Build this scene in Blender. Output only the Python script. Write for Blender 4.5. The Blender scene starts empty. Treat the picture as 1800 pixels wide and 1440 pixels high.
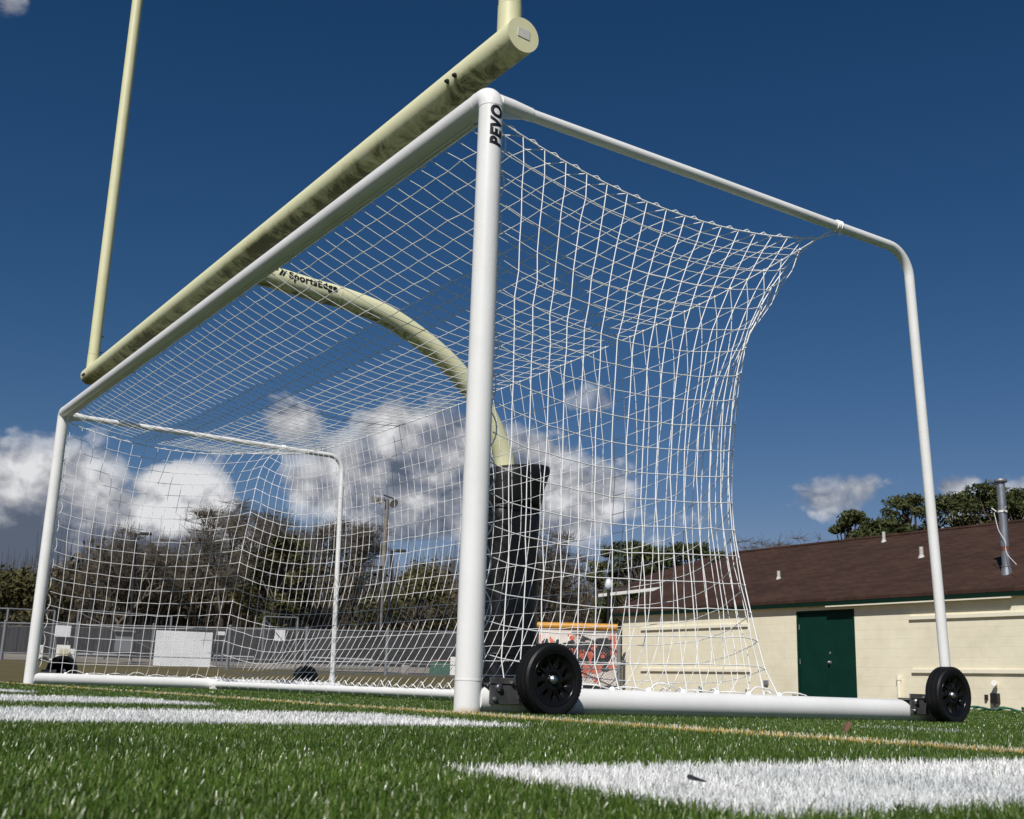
import bpy, bmesh, math, random
import numpy as np
from mathutils import Vector, Matrix

S = bpy.context.scene
COL = S.collection
RAD = math.radians
rng = np.random.default_rng(7)
random.seed(7)

# ------------------------------------------------------------------ camera
FPX = 2008.477                       # focal length in pixels of an 1800 px wide frame
CAM = np.array([3.67488, -2.27955, 0.09165])
YAW, PITCH, ROLL = 0.986029, 0.240157, 0.032532
_cy, _sy, _cp, _sp = math.cos(YAW), math.sin(YAW), math.cos(PITCH), math.sin(PITCH)
FW = np.array([-_sy*_cp, _cy*_cp, _sp])
_rt = np.array([_cy, _sy, 0.0])
_up = np.cross(_rt, FW)
RT = _rt*math.cos(ROLL) + _up*math.sin(ROLL)
UP = -_rt*math.sin(ROLL) + _up*math.cos(ROLL)
cam_data = bpy.data.cameras.new('camera')
cam = bpy.data.objects.new('camera', cam_data)
COL.objects.link(cam)
cam.matrix_world = Matrix(((RT[0], UP[0], -FW[0], CAM[0]), (RT[1], UP[1], -FW[1], CAM[1]),
                           (RT[2], UP[2], -FW[2], CAM[2]), (0, 0, 0, 1)))
cam_data.sensor_fit = 'HORIZONTAL'
cam_data.sensor_width = 36.0
cam_data.lens = 36.0*FPX/1800.0
cam_data.clip_start = 0.02
cam_data.clip_end = 3000
cam_data.dof.use_dof = True
cam_data.dof.focus_distance = 4.6
cam_data.dof.aperture_fstop = 19.0
S.camera = cam


def ray(px, py):
    return FW + RT*(px-900)/FPX - UP*(py-720)/FPX


def atx(px, py, x):
    d = ray(px, py)
    return CAM + d*(x-CAM[0])/d[0]


def aty(px, py, y):
    d = ray(px, py)
    return CAM + d*(y-CAM[1])/d[1]


def atz(px, py, z):
    d = ray(px, py)
    return CAM + d*(z-CAM[2])/d[2]


def atd(px, py, D):
    d = ray(px, py)
    return CAM + d*D/math.hypot(d[0], d[1])


# ------------------------------------------------------------------ light
SUN_EL = RAD(46)
SUN_H = np.array([0.61, -0.79])
SUN_H /= np.linalg.norm(SUN_H)
SUN_DIR = Vector((SUN_H[0]*math.cos(SUN_EL), SUN_H[1]*math.cos(SUN_EL), math.sin(SUN_EL)))
sd = bpy.data.lights.new('sun', 'SUN')
sd.energy = 4.0
sd.angle = RAD(0.53)
sd.color = (1.0, 0.965, 0.915)
sun = bpy.data.objects.new('sun', sd)
COL.objects.link(sun)
sun.rotation_euler = SUN_DIR.to_track_quat('Z', 'Y').to_euler()
sun.location = (20, -20, 30)

S.view_settings.view_transform = 'Standard'
S.view_settings.look = 'None'
S.view_settings.exposure = 0.22
S.view_settings.gamma = 1.0
S.render.engine = 'CYCLES'
S.cycles.max_bounces = 6
S.cycles.transparent_max_bounces = 8

# ------------------------------------------------------------------ world: sky and clouds
W_ = bpy.data.worlds.new('World')
S.world = W_
W_.use_nodes = True
nt = W_.node_tree
nt.nodes.clear()
SKY_STRENGTH = 0.062


def N(tree, typ, **kw):
    n = tree.nodes.new(typ)
    for k, v in kw.items():
        if k.startswith('i_'):
            key = k[2:]
            key = int(key) if key.isdigit() else key
            n.inputs[key].default_value = v
        else:
            setattr(n, k, v)
    return n


def M(tree, op, a, b=None, c=None, clamp=False):
    n = tree.nodes.new('ShaderNodeMath')
    n.operation = op
    n.use_clamp = clamp
    for i, x in enumerate((a, b, c)):
        if x is None:
            continue
        if isinstance(x, (int, float)):
            n.inputs[i].default_value = x
        else:
            tree.links.new(x, n.inputs[i])
    return n.outputs[0]


def smooth(tree, x, lo, hi):
    n = tree.nodes.new('ShaderNodeMapRange')
    n.interpolation_type = 'SMOOTHSTEP'
    n.inputs[1].default_value = lo
    n.inputs[2].default_value = hi
    tree.links.new(x, n.inputs[0])
    return n.outputs[0]


def build_world():
    L = nt.links.new
    sky = N(nt, 'ShaderNodeTexSky', sky_type='NISHITA', sun_disc=False)
    sky.sun_elevation = SUN_EL
    sky.sun_rotation = math.atan2(SUN_H[0], SUN_H[1])
    sky.altitude = 50
    sky.air_density = 1.0
    sky.dust_density = 0.35
    sky.ozone_density = 2.2
    tc = N(nt, 'ShaderNodeTexCoord')
    sep = N(nt, 'ShaderNodeSeparateXYZ')
    L(tc.outputs['Generated'], sep.inputs[0])
    X, Y, Z = sep.outputs
    # azimuth (0 at the field's far-left corner, growing to the right) and elevation, in degrees
    a0 = math.atan2(FW[1], FW[0])
    cx, sx = math.cos(a0), math.sin(a0)
    fwd = M(nt, 'ADD', M(nt, 'MULTIPLY', X, cx), M(nt, 'MULTIPLY', Y, sx))
    lef = M(nt, 'ADD', M(nt, 'MULTIPLY', X, -sx), M(nt, 'MULTIPLY', Y, cx))
    az = M(nt, 'MULTIPLY', M(nt, 'ARCTAN2', M(nt, 'MULTIPLY', lef, -1.0), fwd), 180/math.pi)
    el = M(nt, 'MULTIPLY', M(nt, 'ARCSINE', Z), 180/math.pi)

    def azel(px, py):
        d = ray(px, py)
        d = d/np.linalg.norm(d)
        f = d[0]*cx+d[1]*sx
        l = -d[0]*sx+d[1]*cx
        return math.degrees(math.atan2(-l, f)), math.degrees(math.asin(d[2]))
    # cloud bodies: centre px, half width px, half height px, strength
    blobs = [(40, 905, 190, 120, 1.0), (110, 850, 120, 75, .85), (205, 900, 90, 60, .75), (40, 960, 330, 62, 1.0), (-190, 890, 250, 140, 1.0),
             (322, 875, 95, 66, 1.0), (290, 935, 150, 70, .95), (405, 945, 70, 55, .7), (190, 965, 200, 50, .9),
             (515, 742, 62, 50, .72), (690, 752, 75, 50, .85), (770, 790, 130, 75, .92), (640, 845, 130, 85, .95),
             (560, 850, 75, 60, .8), (780, 880, 150, 75, .95), (905, 830, 130, 85, .9), (1000, 880, 120, 80, .9), (700, 925, 160, 45, .7),
             (1060, 860, 75, 70, .7), (1050, 705, 85, 40, .47), (1120, 735, 60, 30, .3), (1440, 880, 110, 48, .60), (1520, 862, 80, 48, .58),
             (1680, 855, 60, 30, .6), (1480, 845, 40, 36, .35), (1600, 905, 260, 34, .3), (1180, 905, 120, 40, .35),
             (0, 8, 90, 45, .42), (880, 955, 420, 40, .45), (1900, 900, 200, 80, .7), (-420, 900, 260, 120, .9), (2250, 840, 260, 110, .8)]
    deg = 180/math.pi/FPX
    best = None
    for (px, py, w, h, s) in blobs:
        a, e = azel(px, py)
        u = M(nt, 'MULTIPLY', M(nt, 'SUBTRACT', az, a), 1/(w*deg*1.0))
        v = M(nt, 'MULTIPLY', M(nt, 'SUBTRACT', el, e), 1/(h*deg*.98))
        d2 = M(nt, 'ADD', M(nt, 'MULTIPLY', u, u), M(nt, 'MULTIPLY', v, v))
        g = M(nt, 'MULTIPLY', M(nt, 'POWER', 2.718, M(nt, 'MULTIPLY', d2, -0.75)), s)
        best = g if best is None else M(nt, 'SMOOTH_MAX', best, g, 0.15)

    def fbm(du, dv):
        c = N(nt, 'ShaderNodeCombineXYZ')
        L(M(nt, 'ADD', az, du), c.inputs[0])
        L(M(nt, 'MULTIPLY', M(nt, 'ADD', el, dv), 1.25), c.inputs[1])
        c.inputs[2].default_value = 3.7
        n = N(nt, 'ShaderNodeTexNoise', noise_dimensions='2D')
        n.inputs['Scale'].default_value = 0.30
        n.inputs['Detail'].default_value = 7
        n.inputs['Roughness'].default_value = 0.60
        n.inputs['Lacunarity'].default_value = 2.1
        n.inputs['Distortion'].default_value = 0.25
        L(c.outputs[0], n.inputs['Vector'])
        # billowing heads
        v = N(nt, 'ShaderNodeTexVoronoi', voronoi_dimensions='2D', feature='SMOOTH_F1')
        v.inputs['Scale'].default_value = 0.34
        v.inputs['Detail'].default_value = 2.0
        v.inputs['Roughness'].default_value = 0.52
        v.inputs['Lacunarity'].default_value = 2.3
        v.inputs['Smoothness'].default_value = 0.25
        wv = N(nt, 'ShaderNodeVectorMath', operation='ADD')
        L(c.outputs[0], wv.inputs[0])
        sc = N(nt, 'ShaderNodeVectorMath', operation='SCALE')
        L(n.outputs['Color'], sc.inputs[0])
        sc.inputs['Scale'].default_value = 1.3
        L(sc.outputs[0], wv.inputs[1])
        L(wv.outputs[0], v.inputs['Vector'])
        bil = M(nt, 'SUBTRACT', 0.95, v.outputs['Distance'])
        return M(nt, 'ADD', M(nt, 'MULTIPLY', n.outputs['Fac'], 0.66), M(nt, 'MULTIPLY', bil, 0.34))
    n0 = fbm(0, 0)
    n1 = fbm(-0.55, 0.75)
    dens = M(nt, 'ADD', best, M(nt, 'MULTIPLY', M(nt, 'SUBTRACT', n0, 0.47), 0.78))
    alpha = M(nt, 'MULTIPLY', smooth(nt, dens, 0.30, 0.45), M(nt, 'MULTIPLY', smooth(nt, best, 0.05, 0.30), M(nt, 'ADD', 0.4, M(nt, 'MULTIPLY', smooth(nt, best, 0.35, 0.72), 0.6))))
    # sunlit side against shaded underside
    relief = M(nt, 'SUBTRACT', n0, n1)
    thick = smooth(nt, dens, 0.45, 1.25)
    lit = M(nt, 'ADD', M(nt, 'ADD', 0.55, M(nt, 'MULTIPLY', relief, 1.9)), M(nt, 'MULTIPLY', thick, -0.10))
    # two brightest heads stand high in the sun
    for (px, py, w, h, s) in [(335, 865, 90, 62, .60), (60, 830, 90, 60, .30), (560, 850, 60, 60, .22), (700, 745, 50, 40, .2), (950, 800, 60, 60, .1), (1030, 900, 60, 36, .24),
                              (60, 970, 200, 55, -.55), (240, 985, 200, 40, -.25), (800, 850, 150, 100, -.10), (740, 920, 150, 45, -.16), (850, 780, 120, 60, -.05)]:
        a, e = azel(px, py)
        u = M(nt, 'MULTIPLY', M(nt, 'SUBTRACT', az, a), 1/(w*deg*1.2))
        v = M(nt, 'MULTIPLY', M(nt, 'SUBTRACT', el, e), 1/(h*deg*1.2))
        d2 = M(nt, 'ADD', M(nt, 'MULTIPLY', u, u), M(nt, 'MULTIPLY', v, v))
        lit = M(nt, 'ADD', lit, M(nt, 'MULTIPLY', M(nt, 'POWER', 2.718, M(nt, 'MULTIPLY', d2, -0.8)), s))
    lit = M(nt, 'MULTIPLY', lit, 1.0, clamp=True)
    ramp = N(nt, 'ShaderNodeValToRGB')
    cr = ramp.color_ramp
    cr.elements[0].position = 0.0
    cr.elements[0].color = (.085, .105, .145, 1)
    cr.elements[1].position = 1.0
    cr.elements[1].color = (.66, .66, .67, 1)
    for p, c in ((.3, (.19, .205, .25, 1)), (.55, (.33, .335, .36, 1)), (.78, (.5, .5, .52, 1))):
        e_ = cr.elements.new(p)
        e_.color = c
    L(lit, ramp.inputs[0])
    hs = N(nt, 'ShaderNodeMix', data_type='RGBA', blend_type='MULTIPLY')
    hs.inputs[0].default_value = 1.0
    L(sky.outputs[0], hs.inputs[6])
    hs.inputs[7].default_value = (0.62, 0.88, 1.0, 1)
    bgs = N(nt, 'ShaderNodeBackground')
    bgs.inputs[1].default_value = SKY_STRENGTH
    spc = N(nt, 'ShaderNodeSeparateColor')
    L(hs.outputs[2], spc.inputs[0])
    cmc = N(nt, 'ShaderNodeCombineColor')
    for i, (k, g) in enumerate(((4.3, 1.86), (.88, 1.27), (.80, 1.16))):
        L(M(nt, 'MULTIPLY', M(nt, 'POWER', M(nt, 'MULTIPLY', spc.outputs[i], SKY_STRENGTH), g), k/SKY_STRENGTH), cmc.inputs[i])
    L(cmc.outputs[0], bgs.inputs[0])
    bgc = N(nt, 'ShaderNodeBackground')
    L(ramp.outputs[0], bgc.inputs[0])
    bgc.inputs[1].default_value = 1.0
    mx = N(nt, 'ShaderNodeMixShader')
    L(M(nt, 'MULTIPLY', alpha, 0.96), mx.inputs[0])
    L(bgs.outputs[0], mx.inputs[1])
    L(bgc.outputs[0], mx.inputs[2])
    out = N(nt, 'ShaderNodeOutputWorld')
    L(mx.outputs[0], out.inputs[0])


build_world()

# ------------------------------------------------------------------ helpers


class MB:
    """collects geometry for ONE mesh object"""

    def __init__(self):
        self.v = []
        self.f = []

    def add(self, vs, fs):
        o = len(self.v)
        self.v.extend([tuple(map(float, p)) for p in vs])
        self.f.extend([tuple(i+o for i in f) for f in fs])

    def box(self, c, s, rz=0.0, rot=None):
        hx, hy, hz = s[0]/2, s[1]/2, s[2]/2
        R = rot if rot is not None else Matrix.Rotation(rz, 3, 'Z')
        vs = []
        for z in (-hz, hz):
            for x, y in ((-hx, -hy), (hx, -hy), (hx, hy), (-hx, hy)):
                p = R @ Vector((x, y, z))
                vs.append((p.x+c[0], p.y+c[1], p.z+c[2]))
        self.add(vs, [(3, 2, 1, 0), (4, 5, 6, 7), (0, 1, 5, 4), (1, 2, 6, 5), (2, 3, 7, 6), (3, 0, 4, 7)])

    def tube(self, pts, r, n=12, caps=True):
        P = [np.array(p, float) for p in pts]
        m = len(P)
        rr = [r]*m if isinstance(r, (int, float)) else list(r)
        t0 = P[1]-P[0]
        t0 = t0/np.linalg.norm(t0)
        a = np.array([0, 0, 1.0]) if abs(t0[2]) < .9 else np.array([1.0, 0, 0])
        u = np.cross(a, t0)
        u /= np.linalg.norm(u)
        vs = []
        for i in range(m):
            if i == 0:
                t = P[1]-P[0]
            elif i == m-1:
                t = P[-1]-P[-2]
            else:
                t = (P[i+1]-P[i])/(np.linalg.norm(P[i+1]-P[i])+1e-9)+(P[i]-P[i-1])/(np.linalg.norm(P[i]-P[i-1])+1e-9)
            t = t/(np.linalg.norm(t)+1e-12)
            u = u-t*(u@t)
            u /= (np.linalg.norm(u)+1e-12)
            w = np.cross(t, u)
            for k in range(n):
                an = 2*math.pi*k/n
                vs.append(P[i]+(u*math.cos(an)+w*math.sin(an))*rr[i])
        fs = []
        for i in range(m-1):
            for k in range(n):
                k2 = (k+1) % n
                fs.append((i*n+k, i*n+k2, (i+1)*n+k2, (i+1)*n+k))
        if caps:
            fs.append(tuple(reversed(range(n))))
            fs.append(tuple((m-1)*n+k for k in range(n)))
        self.add(vs, fs)

    def lathe(self, prof, origin, axis=(0, 0, 1), n=32):
        """prof: (radius, height along axis)"""
        ax = Vector(axis).normalized()
        q = Vector((0, 0, 1)).rotation_difference(ax)
        vs = []
        for r, h in prof:
            for k in range(n):
                a = 2*math.pi*k/n
                p = q @ Vector((r*math.cos(a), r*math.sin(a), h))
                vs.append((p.x+origin[0], p.y+origin[1], p.z+origin[2]))
        fs = []
        for i in range(len(prof)-1):
            for k in range(n):
                k2 = (k+1) % n
                fs.append((i*n+k, i*n+k2, (i+1)*n+k2, (i+1)*n+k))
        if prof[0][0] > 1e-6:
            fs.append(tuple(reversed(range(n))))
        if prof[-1][0] > 1e-6:
            fs.append(tuple((len(prof)-1)*n+k for k in range(n)))
        self.add(vs, fs)

    def octa(self, c, r):
        c = np.array(c, float)
        vs = [c+np.array(d)*r for d in ((1, 0, 0), (-1, 0, 0), (0, 1, 0), (0, -1, 0), (0, 0, 1), (0, 0, -1))]
        self.add(vs, [(0, 2, 4), (2, 1, 4), (1, 3, 4), (3, 0, 4), (2, 0, 5), (1, 2, 5), (3, 1, 5), (0, 3, 5)])

    def build(self, name, mat, parent=None, sharp=40, bevel=0.0):
        me = bpy.data.meshes.new(name)
        me.from_pydata(self.v, [], self.f)
        if sharp:
            me.polygons.foreach_set('use_smooth', [True]*len(me.polygons))
            me.update()
            me.set_sharp_from_angle(angle=RAD(sharp))
        me.update()
        ob = bpy.data.objects.new(name, me)
        COL.objects.link(ob)
        if mat is not None:
            me.materials.append(mat)
        if bevel:
            b = ob.modifiers.new('bevel', 'BEVEL')
            b.width = bevel
            b.segments = 2
            b.limit_method = 'ANGLE'
        if parent is not None:
            ob.parent = parent
            ob.matrix_parent_inverse = parent.matrix_basis.inverted()
        return ob


def raw_mesh(name, verts, loops, starts, totals, mat, smoothf=False):
    me = bpy.data.meshes.new(name)
    me.vertices.add(len(verts))
    me.vertices.foreach_set('co', verts.astype(np.float32).ravel())
    me.loops.add(len(loops))
    me.loops.foreach_set('vertex_index', loops.astype(np.int32))
    me.polygons.add(len(starts))
    me.polygons.foreach_set('loop_start', starts.astype(np.int32))
    me.polygons.foreach_set('loop_total', totals.astype(np.int32))
    if smoothf:
        me.polygons.foreach_set('use_smooth', np.ones(len(starts), bool))
    me.update(calc_edges=True)
    ob = bpy.data.objects.new(name, me)
    COL.objects.link(ob)
    if mat:
        me.materials.append(mat)
    return ob


def tag(o, label=None, cat=None, group=None, kind=None):
    if label:
        o['label'] = label
    if cat:
        o['category'] = cat
    if group:
        o['group'] = group
    if kind:
        o['kind'] = kind
    return o


def thing(name, loc, label, cat, group=None):
    o = bpy.data.objects.new(name, None)
    o.empty_display_size = .2
    o.location = tuple(map(float, loc))
    COL.objects.link(o)
    bpy.context.view_layer.update()
    return tag(o, label, cat, group)


def mat(name, col, rough=.6, metal=0.0, var=None, vscale=6.0, bump=0.0, bscale=40.0, spec=.5, detail=5):
    """principled material with optional colour mottling (var = second colour) and fine bump"""
    m = bpy.data.materials.new(name)
    m.use_nodes = True
    t = m.node_tree
    b = t.nodes['Principled BSDF']
    b.inputs['Roughness'].default_value = rough
    b.inputs['Metallic'].default_value = metal
    b.inputs['Specular IOR Level'].default_value = spec
    tc = N(t, 'ShaderNodeTexCoord')
    if var is not None:
        n = N(t, 'ShaderNodeTexNoise')
        n.inputs['Scale'].default_value = vscale
        n.inputs['Detail'].default_value = detail
        n.inputs['Roughness'].default_value = .65
        t.links.new(tc.outputs['Object'], n.inputs['Vector'])
        mx = N(t, 'ShaderNodeMix', data_type='RGBA')
        mx.inputs[6].default_value = (*col, 1)
        mx.inputs[7].default_value = (*var, 1)
        t.links.new(smooth(t, n.outputs['Fac'], .38, .66), mx.inputs[0])
        t.links.new(mx.outputs[2], b.inputs['Base Color'])
    else:
        b.inputs['Base Color'].default_value = (*col, 1)
    if bump:
        n2 = N(t, 'ShaderNodeTexNoise')
        n2.inputs['Scale'].default_value = bscale
        n2.inputs['Detail'].default_value = 4
        t.links.new(tc.outputs['Object'], n2.inputs['Vector'])
        bp = N(t, 'ShaderNodeBump')
        bp.inputs['Strength'].default_value = bump
        bp.inputs['Distance'].default_value = .01
        t.links.new(n2.outputs['Fac'], bp.inputs['Height'])
        t.links.new(bp.outputs[0], b.inputs['Normal'])
    return m


def catmull(pts, k=8):
    P = [np.array(p, float) for p in pts]
    P = [2*P[0]-P[1]]+P+[2*P[-1]-P[-2]]
    out = []
    for i in range(1, len(P)-2):
        for j in range(k):
            t = j/k
            a, b, c, d = P[i-1:i+3]
            out.append(.5*((2*b)+(c-a)*t+(2*a-5*b+4*c-d)*t*t+(3*b-a-3*c+d)*t**3))
    out.append(P[-2])
    return out


# ------------------------------------------------------------------ materials


def white_coat():
    """white powder coat with faint scuffs and a smear of yellow line paint at the foot of the frame"""
    m = mat('white_powder_coat', (.79, .79, .775), .34, var=(.735, .735, .71), vscale=2.5, bump=.05, bscale=120)
    t = m.node_tree
    b = t.nodes['Principled BSDF']
    src = b.inputs['Base Color'].links[0].from_socket
    tc = N(t, 'ShaderNodeTexCoord')
    mp = N(t, 'ShaderNodeMapping')
    mp.inputs['Scale'].default_value = (26, 26, 7)
    t.links.new(tc.outputs['Object'], mp.inputs[0])
    n = N(t, 'ShaderNodeTexNoise')
    n.inputs['Scale'].default_value = 1.0
    n.inputs['Detail'].default_value = 9
    n.inputs['Roughness'].default_value = .78
    t.links.new(mp.outputs[0], n.inputs['Vector'])
    mx = N(t, 'ShaderNodeMix', data_type='RGBA')
    t.links.new(M(t, 'MULTIPLY', smooth(t, n.outputs['Fac'], .60, .72), .42), mx.inputs[0])
    t.links.new(src, mx.inputs[6])
    mx.inputs[7].default_value = (.46, .45, .40, 1)
    sp = N(t, 'ShaderNodeSeparateXYZ')
    t.links.new(tc.outputs['Object'], sp.inputs[0])
    low = M(t, 'SUBTRACT', 1.0, smooth(t, M(t, 'ADD', sp.outputs[2], M(t, 'MULTIPLY', n.outputs['Fac'], .02)), .012, .042))
    near = M(t, 'MULTIPLY', smooth(t, sp.outputs[0], -.02, .04), M(t, 'SUBTRACT', 1.0, smooth(t, sp.outputs[1], .02, .14)))
    m2 = N(t, 'ShaderNodeMix', data_type='RGBA')
    t.links.new(M(t, 'MULTIPLY', M(t, 'MULTIPLY', low, near), .8), m2.inputs[0])
    t.links.new(mx.outputs[2], m2.inputs[6])
    m2.inputs[7].default_value = (.42, .27, .07, 1)
    t.links.new(m2.outputs[2], b.inputs['Base Color'])
    return m


M_white = white_coat()
M_white_dull = mat('white_plastic', (.78, .77, .73), .5)
M_net = mat('white_net_cord', (.88, .88, .87), .65)
M_black_rubber = mat('black_rubber', (.007, .007, .0075), .5, bump=.1, bscale=80, spec=.3)
M_black_plastic = mat('black_gloss_plastic', (.006, .006, .006), .22, spec=.25)
M_steel = mat('bracket_steel', (.12, .12, .124), .42, metal=.4, var=(.075, .075, .08), vscale=14)
M_chrome = mat('zinc_bolt', (.55, .56, .58), .28, metal=1.0, bump=.3, bscale=300)
M_black_text = mat('black_lettering', (.01, .01, .011), .4)
M_pad = mat('black_vinyl_pad', (.008, .008, .0085), .42, bump=.35, bscale=9, spec=.35)
M_galv = mat('galvanized_steel', (.34, .36, .38), .42, metal=.7, var=(.27, .28, .30), vscale=8)
M_galv_dull = mat('dull_galvanized', (.20, .21, .225), .6, metal=.25)
M_wood = mat('weathered_wood', (.23, .21, .185), .85, var=(.16, .14, .12), vscale=4)
M_dark = mat('black_painted_steel', (.012, .012, .013), .5)


def paint_yellow():
    """pale yellow paint with dark mildew streaks along the underside"""
    m = bpy.data.materials.new('mildewed_yellow_paint')
    m.use_nodes = True
    t = m.node_tree
    L = t.links.new
    b = t.nodes['Principled BSDF']
    b.inputs['Roughness'].default_value = .5
    b.inputs['Specular IOR Level'].default_value = .35
    tc = N(t, 'ShaderNodeTexCoord')
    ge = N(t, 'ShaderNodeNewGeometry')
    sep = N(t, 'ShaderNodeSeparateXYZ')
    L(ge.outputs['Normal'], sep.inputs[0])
    mp = N(t, 'ShaderNodeMapping')
    mp.inputs['Scale'].default_value = (6, 5, 5)
    mp.inputs['Rotation'].default_value = (0, .5, 0)
    L(tc.outputs['Object'], mp.inputs[0])
    n = N(t, 'ShaderNodeTexNoise')
    n.inputs['Scale'].default_value = 1.5
    n.inputs['Detail'].default_value = 9
    n.inputs['Roughness'].default_value = .74
    n.inputs['Distortion'].default_value = .6
    L(mp.outputs[0], n.inputs['Vector'])
    n2 = N(t, 'ShaderNodeTexNoise')
    n2.inputs['Scale'].default_value = 1.7
    n2.inputs['Detail'].default_value = 3
    L(tc.outputs['Object'], n2.inputs['Vector'])
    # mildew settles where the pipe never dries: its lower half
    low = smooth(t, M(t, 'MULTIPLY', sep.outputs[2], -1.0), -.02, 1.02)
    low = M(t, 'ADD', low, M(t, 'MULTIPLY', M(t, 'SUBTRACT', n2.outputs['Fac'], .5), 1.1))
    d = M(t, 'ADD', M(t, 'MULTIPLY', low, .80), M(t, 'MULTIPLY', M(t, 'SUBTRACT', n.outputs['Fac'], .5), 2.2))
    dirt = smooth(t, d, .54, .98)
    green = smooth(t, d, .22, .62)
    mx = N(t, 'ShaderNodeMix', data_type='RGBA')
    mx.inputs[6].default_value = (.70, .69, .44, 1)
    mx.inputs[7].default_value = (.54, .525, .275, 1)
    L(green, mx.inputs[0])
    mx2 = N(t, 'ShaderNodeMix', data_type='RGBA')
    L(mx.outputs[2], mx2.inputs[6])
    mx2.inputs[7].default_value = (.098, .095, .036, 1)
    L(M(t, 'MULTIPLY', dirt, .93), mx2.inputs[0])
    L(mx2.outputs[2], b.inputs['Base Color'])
    return m


M_yellow = paint_yellow()
M_yellow_clean = mat('pale_yellow_paint', (.66, .64, .40), .5, var=(.61, .60, .35), vscale=2.5)

# ------------------------------------------------------------------ setting: ground


def ground_height(x, y):
    """land behind the far fence climbs gently"""
    dx, dy = x-CAM[0], y-CAM[1]
    D = np.hypot(dx, dy)
    t = np.clip((D-15)/34, 0, 1)
    s = t*t*(3-2*t)
    side = np.clip((y-(-30)), 0, 1)
    bld = np.clip((x+24)/4, 0, 1)*np.clip((y-10)/4, 0, 1)
    return s*.62*(1-bld)*side-.055


def build_ground():
    m = bpy.data.materials.new('dormant_grass')
    m.use_nodes = True
    t = m.node_tree
    L = t.links.new
    b = t.nodes['Principled BSDF']
    b.inputs['Roughness'].default_value = .95
    b.inputs['Specular IOR Level'].default_value = .1
    tc = N(t, 'ShaderNodeTexCoord')
    n = N(t, 'ShaderNodeTexNoise')
    n.inputs['Scale'].default_value = .5
    n.inputs['Detail'].default_value = 8
    n.inputs['Roughness'].default_value = .7
    L(tc.outputs['Object'], n.inputs['Vector'])
    r = N(t, 'ShaderNodeValToRGB')
    r.color_ramp.elements[0].position = .34
    r.color_ramp.elements[0].color = (.075, .07, .030, 1)
    r.color_ramp.elements[1].position = .66
    r.color_ramp.elements[1].color = (.17, .135, .072, 1)
    nf = N(t, 'ShaderNodeTexNoise')
    nf.inputs['Scale'].default_value = 14
    nf.inputs['Detail'].default_value = 8
    nf.inputs['Roughness'].default_value = .8
    L(tc.outputs['Object'], nf.inputs['Vector'])
    L(M(t, 'ADD', M(t, 'MULTIPLY', n.outputs['Fac'], .55), M(t, 'MULTIPLY', nf.outputs['Fac'], .45)), r.inputs[0])
    L(r.outputs[0], b.inputs['Base Color'])
    bp = N(t, 'ShaderNodeBump')
    bp.inputs['Strength'].default_value = .7
    bp.inputs['Distance'].default_value = .05
    L(nf.outputs['Fac'], bp.inputs['Height'])
    L(bp.outputs[0], b.inputs['Normal'])
    rad = np.concatenate([np.linspace(.0, 60, 61)[1:], np.geomspace(64, 1500, 24)])
    na = 180
    vs = [(CAM[0], CAM[1], -.055)]
    fs = []
    for i, R in enumerate(rad):
        for k in range(na):
            a = 2*math.pi*k/na
            x, y = CAM[0]+R*math.cos(a), CAM[1]+R*math.sin(a)
            vs.append((x, y, float(ground_height(x, y))))
    for k in range(na):
        fs.append((0, 1+k, 1+(k+1) % na))
    for i in range(len(rad)-1):
        o = 1+i*na
        for k in range(na):
            k2 = (k+1) % na
            fs.append((o+k, o+na+k, o+na+k2, o+k2))
    mb = MB()
    mb.add(vs, fs)
    tag(mb.build('ground', m), kind='structure')


build_ground()

TURF_X0 = -9.3       # far-left edge of the synthetic turf


def build_turf():
    m = bpy.data.materials.new('turf_backing')
    m.use_nodes = True
    t = m.node_tree
    L = t.links.new
    b = t.nodes['Principled BSDF']
    b.inputs['Roughness'].default_value = .9
    b.inputs['Specular IOR Level'].default_value = .15
    tc = N(t, 'ShaderNodeTexCoord')
    n = N(t, 'ShaderNodeTexNoise')
    n.inputs['Scale'].default_value = 55
    n.inputs['Detail'].default_value = 6
    n.inputs['Roughness'].default_value = .75
    L(tc.outputs['Object'], n.inputs['Vector'])
    r = N(t, 'ShaderNodeValToRGB')
    r.color_ramp.elements[0].position = .35
    r.color_ramp.elements[0].color = (.010, .020, .006, 1)
    r.color_ramp.elements[1].position = .7
    r.color_ramp.elements[1].color = (.045, .105, .022, 1)
    L(n.outputs['Fac'], r.inputs[0])
    L(r.outputs[0], b.inputs['Base Color'])
    mb = MB()
    xs = np.linspace(TURF_X0, 40, 60)
    ys = np.linspace(-40, 18.5, 60)
    vs = [(x, y, -.0085) for y in ys for x in xs]
    fs = [(j*60+i, j*60+i+1, (j+1)*60+i+1, (j+1)*60+i) for j in range(59) for i in range(59)]
    mb.add(vs, fs)
    # the strip beside the building where the turf runs on to the left of the field edge
    tag(mb.build('turf', m), kind='structure')


build_turf()

# painted areas: (name, xmin, xmax, ymin, ymax)
WHITE = [(2.52, 3.00, -1.581, 3.0), (0.45, 1.30, -9.0, -.62), (-1.35, -.35, -9.0, -.80), (-3.0, -2.3, -9.0, -1.0), (.95, 1.35, 1.02, 1.12)]
YEL = (-9.0, 9.0, -.195, -.128)
YELW = (-9.0, 9.0, -.128, -.052)


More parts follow.
